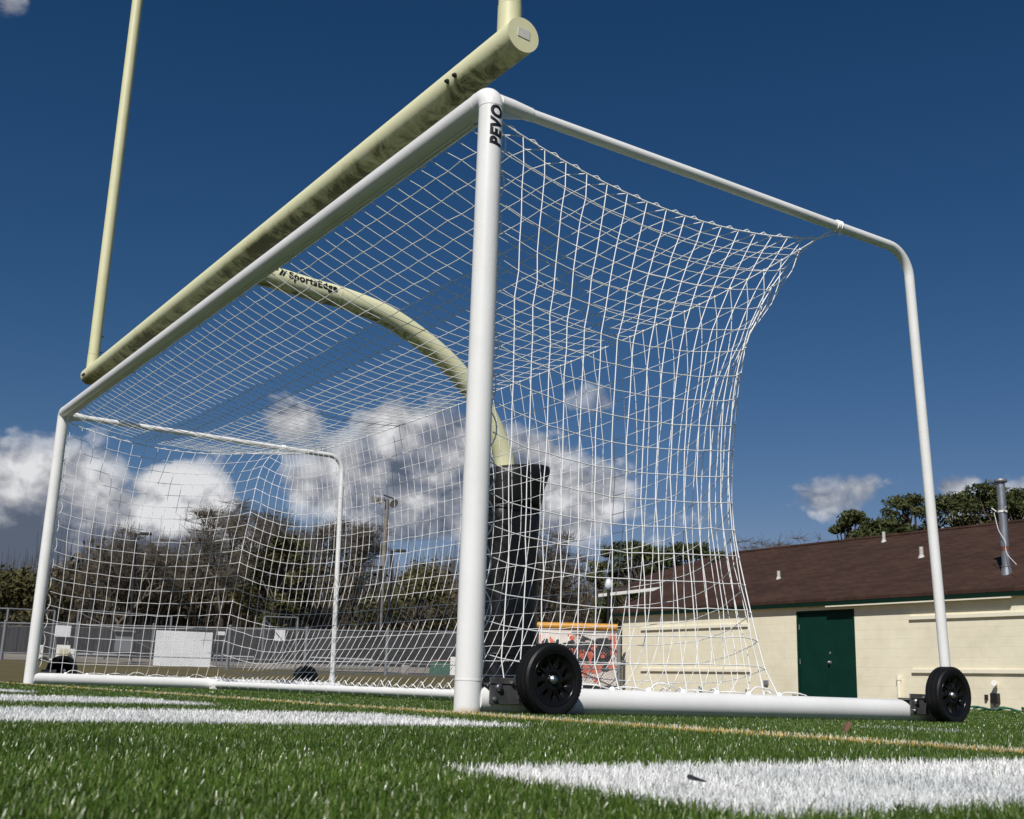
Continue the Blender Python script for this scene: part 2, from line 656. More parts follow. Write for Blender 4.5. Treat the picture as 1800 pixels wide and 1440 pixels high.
def build_grass():
    # blades are scattered over the sector in front of the camera, thinning with distance
    bands = [(.45, 1.6, 115000, .0170, .0014), (1.6, 2.8, 66000, .0185, .0016), (2.8, 4.6, 32000, .0195, .0021),
             (4.6, 7.5, 12000, .0195, .0034), (7.5, 13, 3000, .020, .0075), (13, 24, 600, .022, .016)]
    base = math.atan2(FW[1], FW[0])
    half = RAD(36)
    allp, allh, allw = [], [], []
    for (r0, r1, dens, h, w) in bands:
        area = half*(r1*r1-r0*r0)
        n = int(area*dens)
        r = np.sqrt(rng.uniform(r0*r0, r1*r1, n))
        a = base+rng.uniform(-half, half, n)
        allp.append(np.stack([CAM[0]+r*np.cos(a), CAM[1]+r*np.sin(a)], 1))
        allh.append(h*rng.uniform(.62, 1.18, n))
        allw.append(w*rng.uniform(.7, 1.25, n))
    P = np.concatenate(allp)
    Hh = np.concatenate(allh)
    Ww = np.concatenate(allw)
    ok = (P[:, 0] > TURF_X0+.05) & (P[:, 1] < 18.4)
    P, Hh, Ww = P[ok], Hh[ok], Ww[ok]
    n = len(P)
    # ragged paint edges: jitter the position used for the paint test
    Q = P+rng.normal(0, .012, (n, 2))
    cls = np.zeros(n, int)
    miss = rng.uniform(0, 1, n)
    for (x0, x1, y0, y1) in WHITE:
        cls[(Q[:, 0] > x0) & (Q[:, 0] < x1) & (Q[:, 1] > y0) & (Q[:, 1] < y1) & (miss > .03)] = 1
    faint = (Q[:, 0] > .95) & (Q[:, 0] < 1.35) & (Q[:, 1] > 1.02) & (Q[:, 1] < 1.12)
    cls[faint & (miss < .6)] = 0
    cls[(Q[:, 0] > YEL[0]) & (Q[:, 1] > YEL[2]) & (Q[:, 1] < YEL[3]) & (miss > .06)] = 2
    cls[(Q[:, 0] > YELW[0]) & (Q[:, 1] > YELW[2]) & (Q[:, 1] < YELW[3]) & (miss > .22)] = 3
    ang = rng.uniform(0, 2*math.pi, n)
    lean = np.abs(rng.normal(.0, .82, n))+.12
    lean = np.clip(lean, 0, 1.4)
    d = np.stack([np.cos(ang), np.sin(ang)], 1)
    # the pile is brushed slightly along +y
    d[:, 1] += .35
    d /= np.linalg.norm(d, axis=1, keepdims=True)
    wd = np.stack([-d[:, 1], d[:, 0]], 1)
    tw = rng.normal(0, .6, n)
    wd = np.stack([wd[:, 0]*np.cos(tw)-wd[:, 1]*np.sin(tw), wd[:, 0]*np.sin(tw)+wd[:, 1]*np.cos(tw)], 1)
    painted = cls > 0
    Hh = np.where(painted, Hh*1.10, Hh)
    Ww = np.where(cls == 1, Ww*1.02, Ww)
    z0 = -.009
    base3 = np.concatenate([P, np.full((n, 1), z0)], 1)
    s1, c1 = np.sin(lean*.55), np.cos(lean*.55)
    s2, c2 = np.sin(lean*1.25), np.cos(lean*1.25)
    mid = base3+np.concatenate([d*(Hh*.55*s1)[:, None], (Hh*.55*c1)[:, None]], 1)
    tip = mid+np.concatenate([d*(Hh*.45*s2)[:, None], (Hh*.45*c2)[:, None]], 1)
    w3 = np.concatenate([wd, np.zeros((n, 1))], 1)*Ww[:, None]*.5
    V = np.stack([base3-w3, base3+w3, mid+w3*.95, mid-w3*.95, tip+w3*.35, tip-w3*.35], 1)   # n,6,3

    tints = rng.uniform(0, 1, n)

    def emit(name, sel, m):
        v = V[sel]
        k = len(v)
        idx = np.arange(k)[:, None]*6
        f = np.concatenate([idx+np.array([[0, 1, 2, 3]]), idx+np.array([[3, 2, 4, 5]])], 1).reshape(-1)
        st = np.arange(k*2)*4
        ob = raw_mesh(name, v.reshape(-1, 3), f, st, np.full(k*2, 4), m)
        at = ob.data.attributes.new('tint', 'FLOAT', 'FACE')
        at.data.foreach_set('value', np.repeat(tints[sel], 2).astype(np.float32))
        return ob

    def blade_mat(name, stops, rough=.42, trans=.25):
        m = bpy.data.materials.new(name)
        m.use_nodes = True
        t = m.node_tree
        b = t.nodes['Principled BSDF']
        b.inputs['Roughness'].default_value = rough
        b.inputs['Specular IOR Level'].default_value = .45
        a = N(t, 'ShaderNodeAttribute', attribute_name='tint')
        r = N(t, 'ShaderNodeValToRGB')
        cr = r.color_ramp
        cr.elements[0].position, cr.elements[0].color = stops[0][0], (*stops[0][1], 1)
        cr.elements[1].position, cr.elements[1].color = stops[-1][0], (*stops[-1][1], 1)
        for p, c in stops[1:-1]:
            cr.elements.new(p).color = (*c, 1)
        t.links.new(a.outputs['Fac'], r.inputs[0])
        # broad wear patches in the pile
        tc = N(t, 'ShaderNodeTexCoord')
        nz = N(t, 'ShaderNodeTexNoise')
        nz.inputs['Scale'].default_value = 2.2
        nz.inputs['Detail'].default_value = 5
        t.links.new(tc.outputs['Object'], nz.inputs['Vector'])
        mv = N(t, 'ShaderNodeMix', data_type='RGBA', blend_type='MULTIPLY')
        mv.inputs[0].default_value = 1.0
        rr = N(t, 'ShaderNodeValToRGB')
        rr.color_ramp.elements[0].position, rr.color_ramp.elements[0].color = .3, (.72, .75, .72, 1)
        rr.color_ramp.elements[1].position, rr.color_ramp.elements[1].color = .7, (1.12, 1.1, 1.05, 1)
        t.links.new(nz.outputs['Fac'], rr.inputs[0])
        t.links.new(r.outputs[0], mv.inputs[6])
        t.links.new(rr.outputs[0], mv.inputs[7])
        t.links.new(mv.outputs[2], b.inputs['Base Color'])
        tr = N(t, 'ShaderNodeBsdfTranslucent')
        t.links.new(mv.outputs[2], tr.inputs['Color'])
        mxs = N(t, 'ShaderNodeMixShader')
        mxs.inputs[0].default_value = trans
        t.links.new(b.outputs[0], mxs.inputs[1])
        t.links.new(tr.outputs[0], mxs.inputs[2])
        t.links.new(mxs.outputs[0], t.nodes['Material Output'].inputs[0])
        return m
    mg = blade_mat('turf_blades_green', [(0, (.038, .080, .009)), (.45, (.078, .146, .017)), (.8, (.118, .190, .030)), (.93, (.165, .22, .055)), (.966, (.40, .45, .24))], .30)  # palest stop paints sun glints into a few blades, beside pale fibres
    mw = blade_mat('turf_blades_white', [(0, (.66, .66, .67)), (.5, (.84, .84, .86)), (1, (.90, .90, .92))], .55, .15)
    my = blade_mat('turf_blades_yellow', [(0, (.42, .26, .035)), (.6, (.62, .40, .06)), (1, (.70, .55, .20))], .55, .15)
    mc = blade_mat('turf_blades_cream', [(0, (.66, .58, .38)), (.5, (.80, .77, .66)), (1, (.86, .85, .80))], .55, .15)
    tag(emit('turf_grass', cls == 0, mg), kind='stuff', label='green synthetic turf blades covering the field', cat='grass')
    o = emit('white_line', cls == 1, mw)
    tag(o, kind='structure')
    tag(emit('yellow_line', cls == 2, my), kind='structure')
    tag(emit('white_edge_line', cls == 3, mc), kind='structure')


build_grass()

# ------------------------------------------------------------------ soccer goal
GW, GH, PR = 7.42, 2.49, 0.051
TUBE_END = 2.86
RAIL_Z = 2.472


def text_mesh(txt, size, shear=0.0, bold=0.0, spacing=1.0):
    cu = bpy.data.curves.new('lettering', 'FONT')
    cu.body = txt
    cu.size = size
    cu.shear = shear
    cu.offset = bold
    cu.space_character = spacing
    cu.resolution_u = 6
    ob = bpy.data.objects.new('lettering_src', cu)
    COL.objects.link(ob)
    dg = bpy.context.evaluated_depsgraph_get()
    me = bpy.data.meshes.new_from_object(ob.evaluated_get(dg))
    bpy.data.objects.remove(ob)
    bpy.data.curves.remove(cu)
    bm = bmesh.new()
    bm.from_mesh(me)
    bmesh.ops.triangulate(bm, faces=bm.faces)
    for _ in range(3):
        long_e = [e for e in bm.edges if e.calc_length() > size*.10]
        if not long_e:
            break
        bmesh.ops.subdivide_edges(bm, edges=long_e, cuts=1)
        bmesh.ops.triangulate(bm, faces=bm.faces)
    bm.to_mesh(me)
    bm.free()
    return me


goal = thing('soccer_goal', (0, 0, 0), 'white tubular soccer goal on black wheels, standing on the turf under the yellow crossbar', 'soccer goal')


def elbow_post(x, sx):
    mb = MB()
    mb.tube([(x, 0, .004), (x, 0, .10), (x, 0, 1.2), (x, 0, GH-.052)], PR, 40)
    o = mb.build('goalpost', M_white, goal)
    s = MB()     # seam rings where the post enters the fittings
    s.tube([(x, 0, .118), (x, 0, .124)], PR+.0012, 40)
    s2 = MB()
    s2.tube([(x, 0, GH-.055), (x, 0, GH-.051)], PR+.0014, 40)
    s2.build('seam', M_white_dull, o)
    s.build('seam', M_white_dull, o)
    # corner fitting: post top rounding into the crossbar
    cf = MB()
    arc = [(x, 0, GH-.052)]
    Rb = .048
    for k in range(9):
        a = math.pi/2*k/8
        arc.append((x-sx*Rb*(1-math.cos(a)), 0, GH-Rb+Rb*math.sin(a)))
    arc.append((x-sx*.085, 0, GH))
    cf.tube(arc, PR+.0006, 40)
    c = cf.build('corner_fitting', M_white, goal)
    return o, c


post_near, cf_near = elbow_post(0.0, 1)
post_far, cf_far = elbow_post(-GW, -1)
mb = MB()
mb.tube([(-.085, 0, GH), (-GW/2, 0, GH), (-GW+.085, 0, GH)], PR, 40)
# net channel along the lower back of the extrusion
for yy, zz, r in ((.044, GH-.040, .007), (.030, GH-.050, .006), (.012, GH-.0545, .004)):
    mb.tube([(-.16, yy, zz), (-GW+.16, yy, zz)], r, 8)
cb = mb.build('crossbar', M_white, goal)
for xx in (-.083, -GW+.083):
    mb = MB()
    mb.tube([(xx-.003, 0, GH), (xx+.003, 0, GH)], PR+.0014, 40)
    mb.build('seam', M_white_dull, cb)


def side_frame(x, ins):
    """top rail, bend and rear leg as one bent tube"""
    r = .026
    zt = RAIL_Z
    leg_top, leg_bot = (2.70, 2.83) if ins > 0 else (2.90, 2.95)
    pts = [(x, .15, zt), (x, 1.2, zt), (x, 2.2, zt-.004)]
    Rb = .16
    yc, zc = leg_top-Rb, zt-Rb
    for k in range(0, 11):
        a = math.pi/2*k/10
        pts.append((x, yc+Rb*math.sin(a), zc-.004+Rb*math.cos(a)))
    for k in range(1, 8):
        f = k/7
        pts.append((x, leg_top+(leg_bot-leg_top)*f, (zc-.01)*(1-f)+.085*f))
    mb = MB()
    mb.tube(pts, r, 24)
    o = mb.build('side_frame', M_white, goal)
    # sleeve and gusset where the rail meets the post corner
    mb = MB()
    mb.tube([(x, .04, zt+.004), (x, .10, zt+.003), (x, .20, zt)], [.034, .034, .029], 24)
    R90 = Matrix.Identity(3)
    mb.add([(x-.004, .045, zt-.03), (x-.004, .175, zt-.028), (x-.004, .05, zt-.066), (x+.004, .045, zt-.03), (x+.004, .175, zt-.028), (x+.004, .05, zt-.066)],
           [(0, 1, 2), (5, 4, 3), (0, 3, 4, 1), (1, 4, 5, 2), (2, 5, 3, 0)])
    mb.tube([(x-.012, .03, zt+.052), (x-.012, .215, zt+.022)], .004, 8)
    mb.build('rail_sleeve', M_white, o)
    # foot of the rear leg
    mb = MB()
    mb.tube([(x, leg_bot-.003, .17), (x, leg_bot, .085)], [.03, .036], 20)
    mb.build('leg_sleeve', M_white, o)
    te = leg_bot+.06
    # ground tube
    mb = MB()
    mb.tube([(x, .03, .052), (x, .16, .052), (x, .161, .052), (x, 1.5, .052), (x, te, .052)], [PR, PR, PR+.001, PR+.001, PR+.001], 40)
    g = mb.build('ground_tube', M_white, goal)
    mb = MB()
    mb.tube([(x, te+.0005, .052), (x, te+.012, .052)], [PR+.002, PR-.004], 32)
    mb.build('end_cap', M_white_dull, g)
    return o


side_frame(0.0, 1)
side_frame(-GW, -1)
mb = MB()
mb.tube([(-.03, 1.68, .05), (-GW/2, 1.68, .05), (-GW+.03, 1.68, .05)], .030, 24)
rb = mb.build('rear_bar', M_white, goal)
for x in (-.10, -GW+.10):
    mb = MB()
    mb.tube([(x-.05, 1.68, .05), (x+.05, 1.68, .05)], .037, 20)
    mb.box((x, 1.68, .012), (.10, .09, .02))
    mb.build('joint_sleeve', M_white_dull, rb)


def wheel(x, y, sx, toe=0.0, z=.131, lift=0.0):
    """x = wheel centre plane, sx = outward direction along x"""
    R = .132
    wt = MB()
    prof = [(.098, -.034), (.112, -.040), (.124, -.038), (.1305, -.031), (.132, -.018), (.1316, -.016), (.1316, -.013), (.132, -.011), (.132, .011),
            (.1316, .013), (.1316, .016), (.132, .018), (.1305, .031), (.124, .038), (.112, .040), (.098, .034), (.098, -.034)]
    wt.lathe(prof, (0, 0, 0), (sx, 0, 0), 72)
    # tread blocks
    for row, h in enumerate((-.027, -.021, -.006, .0, .006, .021, .027)):
        for k in range(60):
            a = 2*math.pi*(k+.5*(row % 2))/60
            p = Vector((sx*h, R*math.cos(a), R*math.sin(a)))
            rot = Matrix.Rotation(a, 3, 'X')
            wt.box(p, (.0042, .0036, .0062), rot=rot)
    tyre = wt.build('wheel', M_black_rubber, goal, sharp=35)
    # rim: dish with ten windows, ribs and hub
    rm = MB()
    rings = [(.016, .020), (.034, .020), (.050, .017), (.063, .015), (.094, .026), (.0985, .034)]
    nsec = 10
    sub = 6
    vs = []
    nn = nsec*sub
    for (r, h) in rings:
        for k in range(nn):
            a = 2*math.pi*k/nn
            vs.append((sx*h, r*math.cos(a), r*math.sin(a)))
    fs = []
    for i in range(len(rings)-1):
        for k in range(nn):
            if i == 2 and (k % sub) in (1, 2):
                continue
            k2 = (k+1) % nn
            q = (i*nn+k, i*nn+k2, (i+1)*nn+k2, (i+1)*nn+k)
            fs.append(q if sx > 0 else q[::-1])
    rm.add(vs, fs)
    for k in range(nsec):
        a = 2*math.pi*(k+.92)/nsec
        rot = Matrix.Rotation(a, 3, 'X')
        p = rot @ Vector((sx*.022, .068, 0))
        rm.box(p, (.012, .050, .0028), rot=rot)
    rim = rm.build('rim', M_black_plastic, tyre, sharp=30)
    so = rim.modifiers.new('thickness', 'SOLIDIFY')
    so.thickness = .004
    so.offset = -1
    # back of the rim
    hb = MB()
    hb.lathe([(.0, .036), (.012, .034), (.0165, .029), (.0175, .021), (.0175, .018)], (0, 0, 0), (sx, 0, 0), 24)
    hb.lathe([(.012, .018), (.012, -.10)], (0, 0, 0), (sx, 0, 0), 16)
    hub = hb.build('axle_bolt', M_chrome, tyre)
    loc = Vector((x, y, z+lift))
    tyre.matrix_parent_inverse = Matrix.Identity(4)
    tyre.location = loc
    tyre.rotation_euler = (0.35*random.random(), 0, toe)
    for c in (rim, hub):
        c.matrix_parent_inverse = Matrix.Identity(4)
    return tyre


def bracket(x, y, sx, zc=.085):
    mb = MB()
    mb.box((x+sx*.061, y, zc), (.008, .13, .095))
    mb.box((x+sx*.10, y+.062, zc+.012), (.085, .008, .08))
    mb.box((x+sx*.03, y-.02, .1085), (.07, .10, .008))
    o = mb.build('wheel_bracket', M_steel, goal, bevel=.0015)
    for dy, dz, r in ((-.028, .012, .014), (-.045, -.030, .0095), (.03, .03, .008)):
        b = MB()
        b.lathe([(r, 0), (r, .006), (r*.8, .011), (0.0, .013)], (x+sx*.065, y+dy, zc+dz), (sx, 0, 0), 14)
        b.build('bolt', M_chrome, o)


for (x, s, yy, toe) in ((0.0, 1, .255, .03), (0.0, 1, 2.615, .0), (-GW, -1, .30, .0), (-GW, -1, 2.72, .04)):
    wheel(x+s*.155, yy, s, toe)
    bracket(x, yy-.135 if yy < 1 else yy-.10, s)

# maker's name running up the near post, wrapped onto the tube
me = text_mesh('PEVO', .070, shear=.2, bold=.0040, spacing=1.16)
co = np.zeros(len(me.vertices)*3, np.float32)
me.vertices.foreach_get('co', co)
co = co.reshape(-1, 3)
co[:, 0] -= co[:, 0].min()
ymid = (co[:, 1].max()+co[:, 1].min())/2
view = math.atan2(CAM[1], CAM[0])
out = np.zeros_like(co)
ang = view+RAD(30)-(co[:, 1]-ymid)/PR
out[:, 0] = (PR+.0008)*np.cos(ang)
out[:, 1] = (PR+.0008)*np.sin(ang)
TZ0, TZ1 = atx(872, 269, 0)[2], atx(874, 197, 0)[2]
out[:, 2] = TZ0+co[:, 0]*(TZ1-TZ0)/co[:, 0].max()
me.vertices.foreach_set('co', out.ravel())
me.update()
ob = bpy.data.objects.new('lettering', me)
me.materials.append(M_black_text)
COL.objects.link(ob)
ob.parent = post_near
ob.matrix_parent_inverse = Matrix.Identity(4)

# ------------------------------------------------------------------ goal net
net = thing('goal_net', (-GW/2, 1.7, .08), 'white square mesh net hung inside the soccer goal and tied to its rear bar', 'net')
CORD = .0022


def lerp(a, b, t):
    return np.array(a, float)*(1-t)+np.array(b, float)*t


def resample(pts, n):
    P = np.array(pts, float)
    d = np.r_[0, np.cumsum(np.linalg.norm(np.diff(P, axis=0), axis=1))]
    t = np.linspace(0, d[-1], n)
    return np.stack([np.interp(t, d, P[:, k]) for k in range(3)], 1)


K1 = np.array([-.05, 2.04, 2.395])
K2 = np.array([-GW+.09, 2.12, 2.41])
NX, NT, NB = 62, 17, 19


def side_rope(x, sx, K):
    out = []
    for k in range(41):
        t = k/40
        p = lerp((x-sx*.012, .06, 2.40), K, t)
        p[2] -= 4*.135*t*(1-t)
        out.append(p)
    return resample(out, NT+1)


rope1, rope2 = side_rope(0, 1, K1), side_rope(-GW, -1, K2)
rr_ = []
for k in range(121):
    s = k/120
    e = 1-abs(2*s-1)**5
    p = lerp(K1, K2, s)
    p[2] -= .20*e+.06*math.sin(math.pi*s)
    p[1] -= .12*e
    rr_.append(p)
rope_back = resample(rr_, NX+1)
c1 = catmull([K1, (-.11, 1.90, 2.25), (-.14, 1.79, 2.10), (-.17, 1.64, 1.80), (-.20, 1.575, 1.35), (-.20, 1.55, .93), (-.15, 1.59, .54), (-.06, 1.60, .22), (-.005, 1.625, .10)], 6)
c2 = catmull([K2, (-GW+.12, 1.98, 2.28), (-GW+.15, 1.90, 2.05), (-GW+.2, 1.84, 1.73), (-GW+.2, 1.79, 1.38), (-GW+.2, 1.74, .88), (-GW+.16, 1.71, .5), (-GW+.05, 1.70, .09)], 6)
corner1, corner2 = resample(c1, NB+1), resample(c2, NB+1)


def relax(P, pin, ru, rv, iters=700, g=2.0e-4, wind=(0, 0)):
    """cords only resist stretching: relax a pinned grid under gravity"""
    vel = np.zeros_like(P)
    free = ~pin
    wgt = free.astype(float)
    for it in range(iters):
        vel[free] *= .985
        vel[..., 2] -= g*free
        vel[..., 0] += wind[0]*free
        vel[..., 1] += wind[1]*free
        old = P.copy()
        P = P+vel*free[..., None]
        for _ in range(4):
            for ax, rest in ((0, ru), (1, rv)):
                for par in (0, 1):
                    A = [slice(None), slice(None)]
                    B = [slice(None), slice(None)]
                    n = P.shape[ax]
                    A[ax] = slice(par, n-1, 2)
                    B[ax] = slice(par+1, n, 2)
                    A, B = tuple(A), tuple(B)
                    d = P[B]-P[A]
                    ln = np.linalg.norm(d, axis=-1)+1e-9
                    wa, wb = wgt[A], wgt[B]
                    ws = wa+wb
                    c = np.where((ln > rest) & (ws > 0), (ln-rest)/ln/np.maximum(ws, 1e-9), 0)
                    P[A] += d*(c*wa)[..., None]
                    P[B] -= d*(c*wb)[..., None]
        vel = (P-old)
    return P


def panel_grid(top, bottom, left, right, su, sv, iters, bow=None, wind=(0, 0), flat=False):
    """left/right run from top to bottom; Coons patch to start from"""
    nu, nv = len(top), len(left)
    P = np.zeros((nu, nv, 3))
    for i in range(nu):
        u = i/(nu-1)
        for j in range(nv):
            v = j/(nv-1)
            P[i, j] = (top[i]*(1-v)+bottom[i]*v)+(left[j]*(1-u)+right[j]*u)-((top[0]*(1-u)+top[-1]*u)*(1-v)+(bottom[0]*(1-u)+bottom[-1]*u)*v)
    if flat:
        for i in range(1, nu-1):
            for j in range(1, nv-1):
                P[i, j] = top[i]*(1-j/(nv-1))+bottom[i]*j/(nv-1)
    P[:, 0], P[:, -1], P[0], P[-1] = top, bottom, left, right
    if bow is not None:
        P[1:-1, 1:-1] += bow
    pin = np.zeros((nu, nv), bool)
    pin[0] = pin[-1] = True
    pin[:, 0] = pin[:, -1] = True
    ru = (np.linalg.norm(left-right, axis=1)/(nu-1)*su)[None, :]     # cord length in every row and column
    rv = (np.linalg.norm(top-bottom, axis=1)/(nv-1)*sv)[:, None]
    P[1:-1, 1:-1] += rng.normal(0, .004, (nu-2, nv-2, 3))
    P = relax(P, pin, ru, rv, iters, wind=wind)
    P[1:-1, 1:-1] += rng.normal(0, .0022, (nu-2, nv-2, 3))
    return P


def net_part(name, P, r=CORD, knots=True, skip_edges=False):
    mb = MB()
    nu, nv = P.shape[:2]
    for i in range(1 if skip_edges else 0, nu-1 if skip_edges else nu):
        mb.tube(list(P[i]), r, 5, False)
    for j in range(1, nv-1):
        mb.tube(list(P[:, j]), r, 5, False)
    if knots:
        for i in range(nu):
            for j in range(1, nv-1):
                mb.octa(P[i, j], r*2.0)
    return mb.build(name, M_net, net, sharp=80)


front = np.stack([np.linspace(-.035, -GW+.035, NX+1), np.full(NX+1, .050), np.full(NX+1, 2.474)], 1)
front[1:-1, 2] += rng.normal(0, .002, NX-1)
Ptop = panel_grid(front, rope_back, rope1, rope2, 1.002, 1.0005, 400, flat=True)
net_part('top_panel', Ptop, r=.0025)
bar = np.stack([np.linspace(-.005, -GW+.05, NX+1), np.linspace(1.66, 1.70, NX+1), np.full(NX+1, .088)], 1)
Pback = panel_grid(rope_back, bar, corner1, corner2, 1.012, 1.035, 600, bow=np.array([0, .16, 0]), wind=(0, 2.2e-4))
net_part('back_panel', Pback, skip_edges=True)
for (x, rope, corner, sx) in ((0.0, rope1, corner1, 1), (-GW, rope2, corner2, -1)):
    pe = np.stack([np.full(NB+1, x-sx*.012), np.full(NB+1, .060), np.linspace(2.40, .10, NB+1)], 1)
    pe[1:-1, 1] += rng.uniform(0, .022, NB-1)
    bt = np.stack([np.full(NT+1, x), np.linspace(.07, corner[-1][1], NT+1), np.full(NT+1, .106)], 1)
    Ps = panel_grid(rope, bt, pe, corner, 1.010, 1.012, 500, bow=np.array([-sx*.02, 0, 0]))
    net_part('side_panel', Ps, r=.0024, skip_edges=True)
    mb = MB()                              # corner rope
    mb.tube(list(corner), .0030, 6, False)
    for p in corner[1:-1]:
        mb.octa(p, .0075)
    mb.tube(list(rope), .0036, 6, False)   # hem rope with a loop at every mesh
    rs = resample(rope, 4*NT+1)
    for k in range(2, len(rs)-2, 4):
        a, b, c = rs[k-1], rs[k], rs[k+1]
        mb.tube([a, b+np.array([0, 0, .014]), c+np.array([0, 0, -.004])], .0026, 5)
    # tie from the net corner up to the side rail
    K = rope[-1]
    q = np.array([x, K[1]+.10, RAIL_Z])
    for dz, dy in ((.0, -.018), (-.02, .014)):
        mb.tube([K, lerp(K, q, .5)+np.array([0, .0, dz]), q+np.array([-sx*.02, dy, -.022])], .0034, 6)
    for dy in (-.022, -.010, .006):
        ring = [(x+.0275*math.cos(a), q[1]+dy+.004*math.sin(a*1.0), RAIL_Z-.002+.0275*math.sin(a)) for a in np.linspace(0, 2*math.pi, 17)]
        mb.tube(ring, .004, 6, False)
    mb.tube([q+np.array([0, .006, -.026]), q+np.array([.004, .012, -.05]), q+np.array([.0, .0, -.045])], .0034, 6)
    # lacing down the post
    zz = np.linspace(2.38, .12, 14)
    for k in range(13):
        a, b = zz[k], zz[k+1]
        w = .018+.02*rng.random()
        mb.tube(catmull([(x-sx*.01, .052, a), (x-sx*.01, .052+w, a*.7+b*.3), (x-sx*.01, .052+w, a*.35+b*.65), (x-sx*.01, .052, b)], 4), .0028, 5, False)
    # clips and slack cord along the ground tube
    ys = np.arange(.30, 1.66, .19)
    for k, y in enumerate(ys):
        mb.lathe([(0, .0125), (.010, .009), (.014, .0), (.014, -.006)], (x-.004, y, .104), (0, 0, 1), 10)
        y2 = y+.17
        h = rng.uniform(.002, .014) if k % 3 else .026
        mb.tube(catmull([(x, y, .106), (x-.008, y+.05, .108+h), (x+.006, y+.11, .108+h*.8), (x, y2, .106)], 4), .0032, 5, False)
    mb.build('edge_rope', M_net, net, sharp=80)
mb = MB()
mb.tube(list(rope_back), .0034, 6, False)
for k in range(1, NX):
    p = rope_back[k]
    mb.tube([p+np.array([.012, 0, -.004]), p+np.array([0, .004, .010]), p+np.array([-.012, 0, -.004])], .0028, 5)
for k in range(NX):                        # lacing round the rear bar
    x = -.06-(GW-.12)*k/NX
    h = rng.uniform(.006, .035)
    mb.tube(catmull([(x, 1.662, .083), (x-.03, 1.655, .09+h), (x-.075, 1.665, .09+h*.6), (x-.115, 1.67, .083)], 4), .0034, 5, False)
    if k % 2 == 0:
        ring = [(x+.01*math.sin(a), 1.68+.0335*math.cos(a), .05+.0335*math.sin(a)) for a in np.linspace(0, 2*math.pi, 13)]
        mb.tube(ring, .0036, 5, False)
mb.build('edge_rope', M_net, net, sharp=80)
for k in range(0, 9):                      # net clips under the crossbar
    x = -.62-k*.77
    mb = MB()
    mb.tube(catmull([(x, .036, GH-.047), (x-.012, .046, GH-.056), (x-.028, .046, GH-.060), (x-.034, .036, GH-.056), (x-.03, .034, GH-.047)], 3), .0034, 5)
    mb.build('net_clip', M_white_dull, net)
mb = MB()
mb.tube(catmull([(-.16, .05, GH-.045), (-.13, .07, GH-.075), (-.10, .075, GH-.10), (-.06, .065, GH-.115), (-.03, .058, GH-.10)], 4), [.010]*17, 8)
mb.build('cord_knot', M_white_dull, net)

# ------------------------------------------------------------------ football goalpost
BZ, BY, BR = 2.95, .25, .083
e1 = atz(914, 60, BZ)
e2 = atz(151, 661, BZ)
BX1, BX2 = float(e1[0]), float(e2[0])
XM = (BX1+BX2)/2
fb = thing('football_goalpost', (XM, 2.62, 0), 'pale yellow gooseneck football goalpost with mildewed crossbar, standing behind the soccer goal', 'goalpost')
mb = MB()
mb.tube([(BX1, BY, BZ), (BX1-.5, BY, BZ), (XM, BY, BZ), (BX2+.5, BY, BZ), (BX2, BY, BZ)], BR, 56)
fbar = mb.build('crossbar', M_yellow, fb)
for a_, b_ in ((BX1-.001, BX1+.004), (BX2-.004, BX2+.001)):
    mb = MB()
    mb.tube([(a_, BY, BZ), (b_, BY, BZ)], BR+.0005, 56)
    mb.build('end_cap', M_yellow_clean, fbar)
mb = MB()
mb.box((BX1+.0055, BY+.002, BZ+.006), (.003, .064, .044), rot=Matrix.Rotation(RAD(-4), 3, 'X'))
mb.build('maker_plate', mat('worn_label', (.50, .50, .48), .5, var=(.58, .57, .45), vscale=60), fbar)
for cx in (BX1-.45, BX1-.52, BX2+.10, BX2+.15):
    a = RAD(-14)
    p = Vector((cx, BY-BR*math.cos(a), BZ+BR*math.sin(a)))
    mb = MB()
    mb.lathe([(.012, 0), (.012, .008), (.008, .009), (.008, .017), (0, .018)], p, (0, -math.cos(a), math.sin(a)), 10)
    mb.build('bolt', M_dark, fbar)
for cx, a in ((BX1-.40, RAD(-47)), (BX1-.43, RAD(-45))):
    p = Vector((cx, BY-BR*math.cos(a), BZ+BR*math.sin(a)))
    mb = MB()
    mb.lathe([(.004, 0), (.004, .002), (0, .0025)], p, (0, -math.cos(a), math.sin(a)), 8)
    mb.build('rivet', M_dark, fbar)
for (ux, top) in ((BX1-.115, 9.0), (BX2+.075, 9.0)):
    mb = MB()
    mb.tube([(ux, BY, BZ+.05), (ux, BY, BZ+.20)], .0565, 36)
    mb.tube([(ux, BY, BZ+.203), (ux, BY, 6.0), (ux, BY, top)], .0545, 36)
    up = mb.build('upright', M_yellow_clean, fb)
    for dz in ((.24, .40) if ux < XM else ()):
        mb = MB()
        mb.lathe([(.011, 0), (.011, .012), (.007, .014), (.007, .022), (0, .023)], (ux+.02, BY+.05, BZ+dz), (.45, .9, 0), 10)
        mb.build('bolt', M_dark, up)
gpts = [(480, 488), (545, 508), (610, 527), (680, 556), (745, 600), (800, 650), (846, 712), (876, 775), (888, 820)]
gn = []
for p in gpts:
    q = atx(*p, XM)
    gn.append((XM, q[1], q[2]))
gn = [(XM, BY+.02, gn[0][2]+.012)]+gn+[(XM, gn[-1][1]+.02, 1.5), (XM, gn[-1][1]+.03, .9), (XM, gn[-1][1]+.03, 0)]
POST_Y = gn[-1][1]
mb = MB()
path = catmull(gn, 8)
mb.tube(path, .083, 48)
goose = mb.build('gooseneck', M_yellow, fb)
mb = MB()
pp = np.array(path)
k0 = int(np.argmin(np.abs(pp[:, 1]-1.12)))
mb.tube([pp[k0]-(pp[k0+1]-pp[k0])*.15, pp[k0]+(pp[k0+1]-pp[k0])*.15], .0845, 48)
mb.build('weld_seam', M_yellow_clean, goose)


